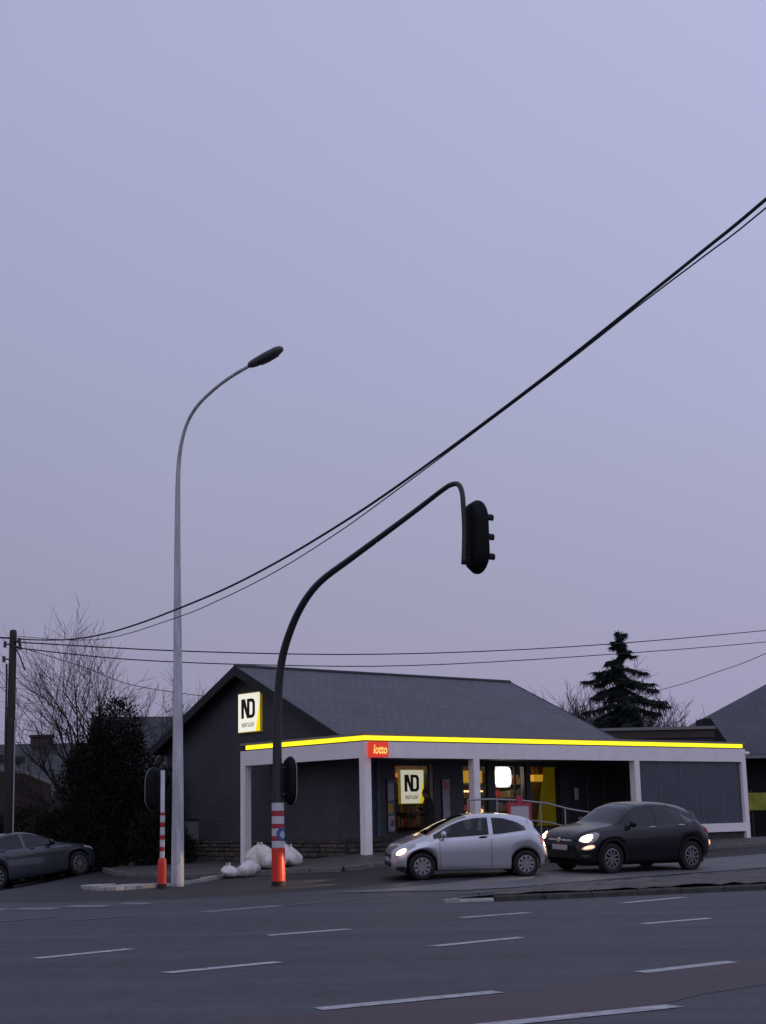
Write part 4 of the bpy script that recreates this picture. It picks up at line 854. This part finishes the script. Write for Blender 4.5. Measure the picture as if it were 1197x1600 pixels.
def squash(T, f0, f1):       # shorten the overhangs
    a, b = T['axles']; na = a * f0; d_ = a - na; fx_ = lambda x: x * f0 if x < a else (x - d_ if x < b else b - d_ + (x - b) * f1)
    for k_ in ('W', 'top', 'Wr', 'zb', 'zt', 'bot'): T[k_] = [(fx_(x), y) for x, y in T[k_]]
    T['win'] = [(fx_(p_), fx_(q_)) for p_, q_ in T['win']]; T['ws'] = tuple(map(fx_, T['ws'])); T['rs'] = tuple(map(fx_, T['rs'])); T['L'] = fx_(T['L']); T['axles'] = (na, b - d_); T['seat'] -= d_
    return fx_
def details(o, c_, T, kind):
    for side in (-1, 1):
        for xd in T['doors']: c_.patch('door_gap', 'black_trim', o, xd - .006, xd + .006, .9 if T.get('clad') else .6, 4, side, .002, n=6)
        for xh, th in T['handles']: c_.patch('door_handle', T['hm'], o, xh - .11, xh + .11, th - .16, th + .16, side, .016, ell=True, n=6)
        xm = T['mirror']; b = c_.S(xm, 4.05, side); g = G_()
        g.lathe([(0, -.10), (.06, -.085), (.085, -.03), (.085, .03), (.05, .07), (0, .075)], 12, Matrix.Translation(b + Vector((-.02, side * .13, .09))) @ Matrix.Diagonal((.8, 1.15, .95, 1))); g.tube([b + Vector((0, -side * .02, .02)), b + Vector((0, side * .09, .04))], .025, 6)
        g.put('wing_mirror', T['mm'], o, local=True, smooth=True)
        c_.patch('sill_line', 'black_trim', o, T['axles'][0] + T['R'] + .09, T['axles'][1] - T['R'] - .09, .02, .55, side, .004, n=6)
    g = G_(); 
    return
# --- silver three-door hatchback
fq = squash(CORSA, .84, .86)
CORSA.update(doors=(fq(1.22), fq(2.47)), handles=((fq(2.27), 3.3),), hm='black_trim', mirror=fq(1.32), mm='silver_paint')
sv_car, cc = build_car(CORSA, 'silver three-door hatchback with lit headlamp in front of the shop', (.58, 34.95), R(10), 'silver_paint', 'car_glass', scl=(.965, .96, .955))
details(sv_car, cc, CORSA, 'corsa')
for side in (-1, 1):
    hl = cc.patch('headlight', 'head_clear', sv_car, .05, .52, 2.75, 4.3, side, .004, shape=lambda a, b: (a, b * (1 - .45 * a) + .45 * a * .75))
    cc.patch('beam_lens', 'head_on', hl, .09, .30, 2.85, 3.75, side, .010, ell=True); cc.patch('bulb', 'head_hot', hl, .14, .25, 3.0, 3.5, side, .03, ell=True)
    tl = cc.patch('tail_light', 'tail_red', sv_car, fq(3.66), fq(3.93), 2.9, 4.2, side, .006, shape=lambda a, b: (a * (1 - .5 * (1 - b)) + .5 * (1 - b), b))
    cc.patch('fog_lamp', 'black_trim', sv_car, .06, .3, .8, 1.5, side, .004, ell=True)
    cc.patch('side_strip', 'black_trim', sv_car, fq(3.88), fq(3.96), .9, 2.0, side, .004)
G_().box(-.012, .0, -.42, .42, .27, .38).put('lower_grille', 'black_trim', sv_car, local=True); G_().box(-.012, 0, -.40, .40, .50, .57).put('grille', 'black_trim', sv_car, local=True)
G_().box(-.02, -.013, -.26, .26, .40, .485).put('number_plate', 'plate', sv_car, local=True)
G_().tube([(2.75, 0, 1.47), (3.0, 0, 1.75)], .006, 5).put('aerial', 'black_trim', sv_car, local=True)
g = G_(); V = [cc.S(fq(3.44), t, s) + Vector((dx, 0, dz)) for s in (1,) for t in (5.2, 6, 6.6, 7.3, 8) for dx, dz in ((0, .01), (.16, -.045), (.15, -.075), (0, -.02))]
V += [Vector((v.x, -v.y, v.z)) for v in V]; F = []
for b0 in (0, 20):
    for i in range(4):
        for j in range(4): F.append((b0 + i * 4 + j, b0 + (i + 1) * 4 + j, b0 + (i + 1) * 4 + (j + 1) % 4, b0 + i * 4 + (j + 1) % 4))
g.add(V, F).put('roof_spoiler', 'silver_paint', sv_car, local=True, smooth=True)
# --- dark crossover
CROSS.update(doors=(1.3, 2.37, 3.3), handles=((2.16, 3.45), (3.12, 3.45)), hm='chrome', mirror=1.48, mm='black_paint')
bk, cb2 = build_car(CROSS, 'dark crossover with lit round headlamps behind the silver hatchback', (4.75, 36.4), R(33), 'black_paint', 'car_glass_dark', style='five', scl=(1, 1, 1.03))
details(bk, cb2, CROSS, 'cross')
for side in (-1, 1):
    hl = cb2.patch('headlight', 'head_clear', bk, .035, .50, 2.55, 4.3, side, .004, ell=True)
    cb2.patch('beam_lens', 'head_on', hl, .06, .30, 2.75, 3.95, side, .018, ell=True); cb2.patch('bulb', 'head_hot', hl, .08, .17, 3.0, 3.6, side, .034, ell=True); cb2.patch('bulb', 'head_hot', hl, .20, .29, 3.0, 3.7, side, .034, ell=True)
    lw = cb2.patch('lower_light', 'head_clear', bk, .05, .36, 1.95, 2.45, side, .004, ell=True); cb2.patch('running_light', 'indicator', lw, .08, .33, 2.05, 2.38, side, .012, ell=True)
    cb2.patch('fog_lamp', 'black_trim', bk, .05, .25, 1.1, 1.6, side, .006, ell=True)
    cb2.patch('tail_light', 'tail_red', bk, 3.93, 4.16, 3.0, 4.3, side, .01, ell=True); cb2.patch('rear_reflector', 'indicator', bk, 4.12, 4.2, 2.1, 2.6, side, .01, ell=True)
    for xw in CROSS['axles']:
        V = []; n = 22
        for k_ in range(n + 1):
            a = math.pi * (k_ / n * 1.06 - .03)
            for rr_ in (.405, .46):
                x = xw + rr_ * math.cos(a); z = .345 + rr_ * math.sin(a); V.append((x, side * (.905 if rr_ > .43 else .912), max(z, .3)))
        mk('arch_trim', V, [(2 * i, 2 * i + 1, 2 * i + 3, 2 * i + 2) for i in range(n)], 'cladding', bk, local=True)
    fo = cb2.patch('front_fog', 'fog_on', bk, .05, .13, 1.25, 1.6, side, .014, ell=True) if side > 0 else None
G_().box(-.012, 0, -.55, .55, .34, .50).put('lower_grille', 'black_trim', bk, local=True)
g = G_(); g.box(-.025, 0, -.42, .42, .725, .765); g.put('chrome_bar', 'chrome', bk, local=True)
pt = G_().box(-.03, -.013, -.27, .27, .52, .635).put('number_plate', 'plate', bk, local=True)
g = G_(); g.lathe([(0, 0), (.055, 0), (.055, .03), (0, .035)], 16, Matrix.Translation((-.03, 0, .745)) @ Matrix.Rotation(-math.pi / 2, 4, 'Y')); g.put('badge', 'chrome', bk, local=True)
g = G_(); V = [cb2.S(3.72, t, s) + Vector((dx, 0, dz)) for s in (1,) for t in (5.2, 6, 6.6, 7.3, 8) for dx, dz in ((0, .01), (.14, -.03), (.13, -.06), (0, -.02))]
V += [Vector((v.x, -v.y, v.z)) for v in V]; g.add(V, F).put('roof_spoiler', 'black_paint', bk, local=True, smooth=True)
# --- grey hatchback on the left, nose to the right
HATCH.update(doors=(1.55, 2.47, 3.42), handles=((2.25, 3.5), (3.2, 3.5)), hm='grey_paint', mirror=1.66, mm='black_trim')
gy, cg = build_car(HATCH, 'blue-grey five-door hatchback cut off by the left edge', (-9.66, 45.0), R(224), 'grey_paint', 'car_glass', style='ten', scl=(1.0, 1.0, 1.07))
details(gy, cg, HATCH, 'hatch')
for side in (-1, 1):
    cg.patch('headlight', 'head_clear', gy, .07, .50, 3.0, 4.2, side, .006, shape=lambda a, b: (a, b * (1 - .5 * a) + .5 * a * .8)); cg.patch('tail_light', 'tail_red', gy, 4.0, 4.2, 3.0, 4.0, side, .006)
    cg.patch('crease', 'grey_paint', gy, 1.0, 3.5, 2.55, 2.7, side, .012)
G_().box(-.012, 0, -.4, .4, .3, .5).put('grille', 'black_trim', gy, local=True)
ny, cn = build_car(HATCH, 'dark car showing only its roof behind the blue-grey hatchback', (-11.7, 48.2), R(215), 'navy_paint', 'car_glass_dark', style='ten')

# headlamp beams (lit lamps in the photograph)
def beam(car_o, loc, aim, e_, name):
    l = bpy.data.lights.new(name, 'SPOT'); l.energy = e_; l.spot_size = R(34); l.spot_blend = .25; l.shadow_soft_size = .06; l.color = (1, .70, .40)
    o = bpy.data.objects.new(name, l); COL.objects.link(o); a = car_o.matrix_world @ Vector(loc); b = car_o.matrix_world @ Vector(aim); o.location = a; o.rotation_euler = (b - a).to_track_quat('-Z', 'Y').to_euler()
for s in (-.62, .62): beam(sv_car, (-.03, s, .66), (-8, s, -1.2), 330, 'headlamp_beam')
for s in (-.65, .65): beam(bk, (-.05, s, .86), (-8, s, -1.5), 150, 'headlamp_beam')

# ================================================================ PERSON in the doorway light
pe = empty('person', B(3.50, 1.5, ground(*toW((3.50, 1.5))) + .1), 'person in dark coat standing before the lit shop window, hand raised', 'person')
def skinned(name, pts, edges, rad, mats, slot, parent, subd=2):
    me = bpy.data.meshes.new(name); me.from_pydata(pts, edges, []); o = bpy.data.objects.new(name, me); COL.objects.link(o)
    s = o.modifiers.new('s', 'SKIN'); s.use_smooth_shade = True; d_ = me.skin_vertices[0].data
    for i, r_ in enumerate(rad): d_[i].radius = r_ if hasattr(r_, '__len__') else (r_, r_); d_[i].use_root = (i == 0)
    sb = o.modifiers.new('d', 'SUBSURF'); sb.levels = subd; sb.render_levels = subd
    bpy.context.view_layer.update(); ev = o.evaluated_get(bpy.context.evaluated_depsgraph_get()); m2 = bpy.data.meshes.new_from_object(ev); bpy.data.objects.remove(o)
    for x in mats: m2.materials.append(MATS[x])
    for p_ in m2.polygons: p_.material_index = slot(p_.center); p_.use_smooth = True
    q = bpy.data.objects.new(name, m2); COL.objects.link(q); q.parent = parent; ORG[q] = Vector((0, 0, 0)); return q
fx = Vector((-.80, .10, 0)).normalized(); rx_ = Vector((-fx.y, fx.x, 0))      # facing left along the shop front
P = lambda f, r_, z: tuple(fx * f + rx_ * r_ + Vector((0, 0, z)))
pts = [P(0, 0, .93), P(.01, 0, 1.12), P(.0, 0, 1.30), P(.02, 0, 1.43), P(.06, 0, 1.49), P(.09, 0, 1.56), P(.10, 0, 1.66),      # 0-6 pelvis..head
       P(0, .09, .88), P(.02, .10, .48), P(-.02, .10, .08), P(.12, .11, .03),         # 7-10 leg
       P(0, -.09, .88), P(.03, -.10, .48), P(.03, -.10, .08), P(.17, -.11, .03),      # 11-14 leg
       P(.0, .17, 1.39), P(-.03, .22, 1.12), P(.16, .17, 1.02), P(.23, .14, 1.05),    # 15-18 arm
       P(.0, -.17, 1.39), P(.02, -.23, 1.13), P(.22, -.13, 1.16), P(.29, -.09, 1.20)] # 19-22 arm
ed = [(0, 1), (1, 2), (2, 3), (3, 4), (4, 5), (5, 6), (0, 7), (7, 8), (8, 9), (9, 10), (0, 11), (11, 12), (12, 13), (13, 14), (3, 15), (15, 16), (16, 17), (17, 18), (3, 19), (19, 20), (20, 21), (21, 22)]
rad = [(.17, .14), (.165, .135), (.18, .14), (.15, .11), .06, (.085, .095), (.075, .085), .105, .08, .06, .045, .105, .08, .06, .045, .085, .065, .05, .035, .085, .065, .05, .035]
skinned('body', pts, ed, rad, ['jacket', 'trousers', 'skin'], lambda c: 2 if c.z > 1.48 else (1 if c.z < .78 else 0), pe)
g = G_(); hc = Vector(P(.075, 0, 1.66)); 
bm = bmesh.new(); bmesh.ops.create_uvsphere(bm, u_segments=14, v_segments=10, radius=.105)
V = []; 
for v in bm.verts: V.append(hc + Vector((v.co.x, v.co.y, v.co.z * 1.05)) - fx * .02)
F = [tuple(v.index for v in f.verts) for f in bm.faces if f.calc_center_median().z > -.02 - .06 * (f.calc_center_median().dot(fx) < -.01)]; bm.free(); mk('hair', V, F, 'hair', pe, local=True, smooth=True)
V = []; F = []
for i, (f_, r_, z) in enumerate([(.185, 0, 1.625), (.15, .018, 1.60), (.15, -.018, 1.60), (.155, 0, 1.66)]): V.append(P(f_, r_, z))
mk('nose', V, [(0, 1, 3), (0, 3, 2), (0, 2, 1)], 'skin', pe, local=True, smooth=True)
for sgn, base in ((1, Vector(P(.23, .14, 1.05))), (-1, Vector(P(.29, -.09, 1.20)))):
    for k_ in range(4): 
        a = base + rx_ * (.03 - .02 * k_) + fx * .02; L_ = (.07, .08, .075, .055)[k_]
        G_().tube([a, a + fx * L_ * .6 + Vector((0, 0, .004)), a + fx * L_ + Vector((0, 0, -.022))], [.0095, .009, .007], 6).put('finger', 'skin', pe, local=True)
    a = base + rx_ * (-.035 * sgn); G_().tube([a, a + fx * .035 + Vector((0, 0, .03)), a + fx * .06 + Vector((0, 0, .035))], [.011, .010, .008], 6).put('thumb', 'skin', pe, local=True)
g = G_(); V = []
n = 16
for z, sx_, sy_ in ((.72, .235, .20), (.95, .205, .175), (1.15, .195, .16), (1.32, .205, .15), (1.42, .15, .12), (1.48, .085, .09)):
    for k_ in range(n): a = 6.283 * k_ / n; V.append(P(sy_ * math.cos(a) + .01, sx_ * math.sin(a) * (1 + .03 * math.sin(5 * a)), z))
mk('coat', V, [(i * n + k_, i * n + (k_ + 1) % n, (i + 1) * n + (k_ + 1) % n, (i + 1) * n + k_) for i in range(5) for k_ in range(n)], 'jacket', pe, local=True, smooth=True)

# ================================================================ TREES AND SHRUBS
RMIN = [.007]
def branch(g, p, d, r_, L, lvl, rnd, spread, up, kids, tw=None, wob=.14):
    n = 4 if lvl > 1 else 3; pts = [p]; q = p; dd = d
    for i in range(n):
        dd = (dd + Vector((rnd.gauss(0, wob), rnd.gauss(0, wob), rnd.gauss(0, wob * .6) + up * .06))).normalized(); q = q + dd * L / n; pts.append(q)
    r1 = r_ * (.5 if lvl else .45); tgt = tw if (tw is not None and lvl < 2) else g
    tgt.tube(pts, [r_ + (r1 - r_) * i / n for i in range(n + 1)], 5 if lvl > 2 else 3, caps=False)
    if lvl == 0: return
    for k_ in range(kids[lvl]):
        t = rnd.uniform(.25, 1.0) if k_ else 1.0; i = min(int(t * n), n - 1); b = pts[i].lerp(pts[i + 1], t * n - i); a = rnd.uniform(0, 6.28)
        perp = dd.orthogonal().normalized(); perp = Matrix.Rotation(a, 3, dd) @ perp
        nd = (dd * math.cos(spread) + perp * math.sin(spread) * rnd.uniform(.5, 1.3) + Vector((0, 0, up * .2))).normalized()
        branch(g, b, nd, max(RMIN[0], r_ * (1 - .55 * t) * .62), L * rnd.uniform(.5, .8), lvl - 1, rnd, spread, up, kids, tw, wob)
def bare_tree(base, stems, label, seed, kids, Lf=1.0, mtw='twig', spread=.42, up=.5, r0=.075):
    rnd = random.Random(seed); t = empty('bare_tree', base, label, 'tree'); b = Vector(base); g = G_(); tw = G_()
    if len(stems) > 1: g.tube([b - Vector((0, 0, .2)), b + Vector((0, 0, 1.2))], [.24, .20], 9, caps=False)
    for (dx, dy, dz, L) in stems: branch(g, b + Vector((0, 0, 1.1 if len(stems) > 1 else -.2)), Vector((dx, dy, dz)).normalized(), r0, L * Lf, 4, rnd, spread, up, kids, tw)
    g.put('trunk', 'bark', t); tw.put('crown', mtw, t); return t
zt = ground(-10.6, 52)
bare_tree((-10.4, 52, zt), [(-.42, .1, 1, 2.75), (-.2, -.1, 1, 2.9), (.04, .15, 1, 2.9), (.3, 0, 1, 2.7), (-.85, .1, .9, 2.5), (.8, .1, .8, 2.6), (-1.15, -.1, .8, 2.0), (1.3, .0, .75, 2.5)], 'bare spreading tree rising behind the dark evergreen bush', 4, {4: 5, 3: 5, 2: 4, 1: 3}, spread=.5, up=.3, r0=.12, Lf=1.12)
RMIN[0] = .013
bare_tree((10.9, 77, 0), [(-.25, .1, 1, 2.9), (.05, 0, 1, 3.1), (.3, .1, 1, 2.9), (-.45, 0, 1, 2.6), (.5, 0, 1, 2.6), (0, .3, 1, 2.9)], 'bare tree left of the tall conifer behind the shop', 9, {4: 7, 3: 7, 2: 6, 1: 3}, mtw='twig_far', r0=.05, spread=.48)
bare_tree((13.9, 78, 0), [(-.25, .1, 1, 2.6), (.1, 0, 1, 2.8), (.35, .1, 1, 2.6), (.6, 0, 1, 2.4), (-.5, 0, 1, 2.6), (0, .3, 1, 2.6)], 'bare tree right of the tall conifer behind the shop', 12, {4: 7, 3: 7, 2: 6, 1: 3}, mtw='twig_far', r0=.05, spread=.48)
bare_tree((15.8, 80, 0), [(-.25, .1, 1, 2.1), (.2, 0, 1, 2.2), (.6, .1, 1, 2.0), (-.7, .1, 1, 2.0)], 'low bare shrub above the flat annex roof', 15, {4: 5, 3: 5, 2: 4, 1: 2}, mtw='twig_far', r0=.04)
def leafy(name, base, label, cat, blobs, n, m_, leaf, seed, trunk=.12, jag=.25):
    rnd = random.Random(seed); t = empty(name, base, label, cat); b = Vector(base); g = G_()
    g.tube([b - Vector((0, 0, .1)), b + Vector((0, 0, max(x[2] for x in blobs)))], [trunk, trunk * .4], 7).put('trunk', 'bark', t); V = []; F = []
    w_ = [x[3] * x[4] * x[5] for x in blobs]
    for _ in range(n):
        x, y, z, rx1, ry1, rz1 = rnd.choices(blobs, w_)[0]
        a = Vector((rnd.gauss(0, 1), rnd.gauss(0, 1), rnd.gauss(0, 1))).normalized(); rr = (rnd.random() ** .22) * (1 + rnd.gauss(0, jag * .35))
        c = b + Vector((x + a.x * rx1 * rr, y + a.y * ry1 * rr, z + a.z * rz1 * rr))
        if c.z < b.z + .02: continue
        d_ = (a * .6 + Vector((rnd.gauss(0, .5), rnd.gauss(0, .5), rnd.gauss(.3, .5)))).normalized(); s = d_.orthogonal().normalized(); s = Matrix.Rotation(rnd.uniform(0, 6.28), 3, d_) @ s; L = leaf * rnd.uniform(.6, 1.5); k_ = len(V)
        V += [c - s * L * .3, c + d_ * L * .5, c + s * L * .3, c + d_ * L * 1.2]; F.append((k_, k_ + 2, k_ + 3)) if rnd.random() < .5 else F.append((k_, k_ + 2, k_ + 1))
        F.append((k_, k_ + 1, k_ + 3))
    mk('crown', V, F, m_, t); return t
leafy('evergreen_bush', (-8.7, 46.3, 0), 'tall dark evergreen bush left of the shop gable', 'bush', [(.25, 0, 4.25, .8, .9, 1.1), (-.75, 0, 2.6, .85, .9, 1.0), (.15, 0, 3.4, 1.1, 1.0, 1.2), (-.45, 0, 3.1, .85, .9, 1.0), (.1, 0, 2.1, 1.25, 1.2, 1.3), (-.2, 0, 1.0, 1.3, 1.2, 1.1), (.7, 0, 2.9, .8, .8, .9), (.75, 0, 1.4, .85, .9, 1.3)], 34000, 'leaf_dark', .085, 21)
leafy('shrub', (-7.0, 45.2, .05), 'low dark shrub between the evergreen bush and the lamp post', 'shrub', [(0, 0, .9, .8, .8, .9), (.5, 0, .6, .6, .7, .7)], 4500, 'leaf_dark', .12, 22, .05)
leafy('shrub', (-6.3, 48.0, .05), 'taller brown shrub behind the signal post beside the gable', 'shrub', [(0, 0, 1.4, .8, .8, 1.4), (-.6, 0, 2.0, .7, .7, 1.2)], 4500, 'leaf_brown', .12, 23, .05)
leafy('shrub', (-10.2, 46.8, -.1), 'brown shrub behind the bonnet of the blue-grey hatchback', 'shrub', [(0, 0, 1.0, 1.0, .8, 1.0), (-.7, .2, .7, .7, .7, .7)], 4500, 'leaf_brown', .12, 24, .05)
leafy('shrub', (-11.9, 49.5, -.3), 'dry brown shrub behind the dark car at the left edge', 'shrub', [(0, 0, 1.2, 1.3, .8, 1.1), (1.1, .2, .8, .9, .7, .8)], 4500, 'leaf_brown', .13, 25, .05)
# conifer with drooping branches
def conifer(base, h, label, seed):
    rnd = random.Random(seed); t = empty('conifer', base, label, 'tree'); b = Vector(base); G_().tube([b - Vector((0, 0, .3)), b + Vector((0, 0, h))], [.22, .02], 8).put('trunk', 'bark', t); V = []; F = []; g = G_()
    n = 120
    for i in range(n):
        f = i / n; z = h * (.14 + .85 * f); a = rnd.uniform(0, 6.28)
        Lm = (.85 + 2.9 * (1 - f) ** .8) if f < .80 else (.42 + 2.9 * (1 - f)); L = Lm * rnd.uniform(.55, 1.15)
        if .62 < f < .70: L *= 1.3
        d0 = Vector((math.cos(a), math.sin(a), .35 - .55 * (1 - f))); q = b + Vector((0, 0, z)); dd = d0.normalized(); pts = [q]; ns_ = 8
        for k_ in range(ns_): dd = (dd + Vector((0, 0, -.10 if k_ < 5 else .10))).normalized(); q = q + dd * L / ns_; pts.append(q)
        g.tube(pts, [.035 * (1 - .8 * k_ / ns_) for k_ in range(ns_ + 1)], 3, caps=False)
        for k_ in range(1, ns_ + 1):
            for _ in range(30):
                c = pts[k_ - 1].lerp(pts[k_], rnd.random()); s = Vector((rnd.gauss(0, .5), rnd.gauss(0, .5), rnd.gauss(-.6, .35))).normalized() * rnd.uniform(.22, .60) * (1.0 if f < .8 else .6); pr_ = s.orthogonal().normalized() * .04; m_ = len(V)
                V += [c - pr_, c + pr_, c + s]; F.append((m_, m_ + 1, m_ + 2))
    g.put('branches', 'bark', t); mk('crown', V, F, 'leaf_needle', t); return t
conifer((11.9, 75, 0), 10.6, 'tall dark conifer with drooping branches behind the shop', 31)
leafy('shrub', (13.0, 66, 0), 'dark evergreen top showing low below the conifer', 'shrub', [(0, 0, 2.6, 1.5, 1.0, 2.1), (-2.2, 0, 2.2, 1.2, 1.0, 2.0), (1.8, 0, 2.0, 1.2, .9, 2.2)], 8000, 'leaf_dark', .16, 33, .1)
leafy('shrub', (9.1, 64, 0), 'small pointed evergreen tip beside the right slope of the shop roof', 'shrub', [(0, 0, 2.6, .7, .7, 2.4), (.5, 0, 2.2, .9, .7, 2.0)], 5000, 'leaf_dark', .14, 34, .1)

# ================================================================ BUILDINGS BEHIND
def house(name, X0, X1, Y0, Y1, eave, ridge, label, wallm, roofm, axis='x', rot=0, windows=(), chimney=None, base=0.0):
    cx, cy = (X0 + X1) / 2, (Y0 + Y1) / 2; h = empty(name, (cx, cy, base), label, 'house'); Rm = Matrix.Rotation(rot, 3, 'Z')
    X = lambda x, y, z: Rm @ Vector((x - cx, y - cy, 0)) + Vector((cx, cy, base + z))
    wl = G_().box(X0, X1, Y0, Y1, -.5, eave, X).put('wall', wallm, h); ym = cy; o_ = .3; sl_ = (ridge - eave) / (ym - Y0)
    ez = eave - sl_ * o_
    for s, ya in ((-1, Y0 - o_), (1, Y1 + o_)):
        V = [X(X0 - o_, ya, ez), X(X1 + o_, ya, ez), X(X1 + o_, ym, ridge), X(X0 - o_, ym, ridge)]; V += [v + Vector((0, 0, .14)) for v in V]
        rf_ = mk('roof', V, [(0, 1, 2, 3), (7, 6, 5, 4), (0, 4, 5, 1), (1, 5, 6, 2), (2, 6, 7, 3), (3, 7, 4, 0)], roofm, h, uv=lambda p: (p.x, (p.y) * 1.15))
    for xx in (X0, X1 - .2): G_().prism([(Y0 + .05, eave), (Y1 - .05, eave), (ym, ridge - .1)], lambda y, z: X(xx, y, z), lambda y, z: X(xx + .2, y, z)).put('gable', wallm, h)
    for (x0, x1, z0, z1) in windows:
        w_ = G_().box(x0, x1, Y0 - .03, Y0 + .02, z0, z1, X).put('window', 'gutter_metal', h); G_().box(x0 + .06, x1 - .06, Y0 - .036, Y0 - .031, z0 + .06, z1 - .06, X).put('pane', 'lamp_lens', w_)
    if chimney:
        x, y, w_, zt_ = chimney; ch = G_().box(x - w_, x + w_, y - .3, y + .3, ridge - .8, zt_, X).put('chimney', 'brick_wall', h); G_().box(x - w_ - .06, x + w_ + .06, y - .36, y + .36, zt_, zt_ + .1, X).put('chimney_cap', 'far_wall', ch)
    return h
house('house', -22, -10.6, 60, 68, 2.6, 4.75, 'long low dark-roofed house beyond the left cars', 'far_wall', 'slates_dark', windows=((-15.3, -14.2, .9, 2.1),), chimney=(-14.9, 64, .42, 5.15))
house('house', -12.6, -3.5, 61, 69, 3.2, 5.85, 'grey-roofed house peeping between the bush and the shop gable', 'far_wall', 'slates_dark', rot=R(8))
# garden wall with pale coping
gw = empty('garden_wall', (-12.6, 52, 0), 'brown brick garden wall with pale coping behind the left cars', 'wall')
for a, b, z0, z1 in (((-14.3, 53.5), (-12.9, 53.0), 3.4, 3.25), ((-12.9, 53.0), (-11.9, 52.7), 3.25, 2.85), ((-11.7, 52.6), (-9.6, 52.2), 2.7, 2.62)):
    a = Vector((*a, 0)); b = Vector((*b, 0)); n_ = Vector((0, .12, 0)); V = []
    for q, z in ((a, z0), (b, z1)): V += [q - n_ - Vector((0, 0, .8)), q + n_ - Vector((0, 0, .8)), q + n_ + Vector((0, 0, z)), q - n_ + Vector((0, 0, z))]
    mk('wall_run', V, [(0, 1, 2, 3), (7, 6, 5, 4), (0, 4, 5, 1), (1, 5, 6, 2), (2, 6, 7, 3), (3, 7, 4, 0)], 'brick_wall', gw)
    V = []; n_ = Vector((0, .17, 0))
    for q, z in ((a, z0), (b, z1)): V += [q - n_ + Vector((0, 0, z + .004)), q + n_ + Vector((0, 0, z + .004)), q + n_ + Vector((0, 0, z + .075)), q - n_ + Vector((0, 0, z + .075))]
    mk('coping', V, [(0, 1, 2, 3), (7, 6, 5, 4), (0, 4, 5, 1), (1, 5, 6, 2), (2, 6, 7, 3), (3, 7, 4, 0)], 'coping', gw)
ga = empty('garage', (-15.6, 58, 0), 'small pale garage front at the left edge behind the utility pole', 'garage')
G_().box(-17.5, -14.75, 57.5, 59.8, -.4, 3.9).put('wall', 'far_white', ga); G_().box(-17.7, -14.6, 57.3, 59.9, 3.9, 4.15).put('roof', 'slates_dark', ga)
dg = G_().box(-17.0, -15.2, 57.44, 57.497, -.3, 2.4).put('door', 'frame_dark', ga)
for i in range(4): G_().box(-16.95, -15.25, 57.42, 57.438, -.2 + .64 * i, .40 + .64 * i).put('door_panel', 'far_wall', dg)
# flat annex behind the shop, right
an = empty('annex', (9.6, 56, 0), 'low flat annex with brown band and pale gutter behind the canopy', 'annex')
G_().box(7.9, 12.0, 55, 57.5, 0, 4.12).put('wall', 'far_wall', an); G_().box(7.85, 12.05, 54.93, 57.55, 4.125, 4.42).put('brown_band', 'brown_band', an); G_().box(7.7, 12.1, 54.85, 57.6, 4.425, 4.53).put('gutter', 'gutter_metal', an)
# hipped house at the right edge
rh = empty('house', (15.5, 61, 0), 'house with large blue-grey roof at the right edge', 'house')
G_().box(12.6, 24, 59, 67, 0, 3.5).put('wall', 'dark_wall', rh)
V = [(9.5, 58.0, 3.6), (25, 58.2, 3.55), (24, 63, 8.2), (19.2, 63, 8.2), (15.2, 68, 3.55), (25, 68, 3.55)]; V2 = V + [(x, y, z - .12) for x, y, z in V]
mk('roof', [Vector(v) for v in V2], [(0, 1, 2, 3), (0, 3, 4), (1, 5, 2), (3, 2, 5, 4), (6, 9, 8, 7), (6, 10, 9), (7, 8, 11), (9, 10, 11, 8), (0, 6, 7, 1), (0, 4, 10, 6), (1, 7, 11, 5), (4, 5, 11, 10)], 'slates_blue', rh, uv=lambda p: (p.x, p.y * 1.4))
G_().box(12.2, 25, 57.9, 58.04, 3.42, 3.54).put('gutter', 'gutter_metal', rh)
G_().prism([(12.15, 4.0), (13.05, 4.0), (12.45, 4.95), (12.15, 4.95)], lambda x, z: Vector((x, 57.2, z)), lambda x, z: Vector((x, 58.6, z))).put('dormer_cheek', 'dark_wall', rh)
G_().box(12.6, 13.5, 58.93, 58.995, .4, 2.7).put('shutter', 'frame_dark', rh)
ls = empty('banner_sign', (14.6, 57.5, 1.4), 'dull lime banner on the dark wall at the right edge', 'sign')
G_().box(13.75, 16.2, 57.5, 57.56, 1.45, 2.10).put('panel', 'sign_lime', ls)
for x in (13.9, 16.0): G_().tube([(x, 57.6, 0), (x, 57.6, 2.2)], .04, 8).put('post', 'frame_dark', ls)
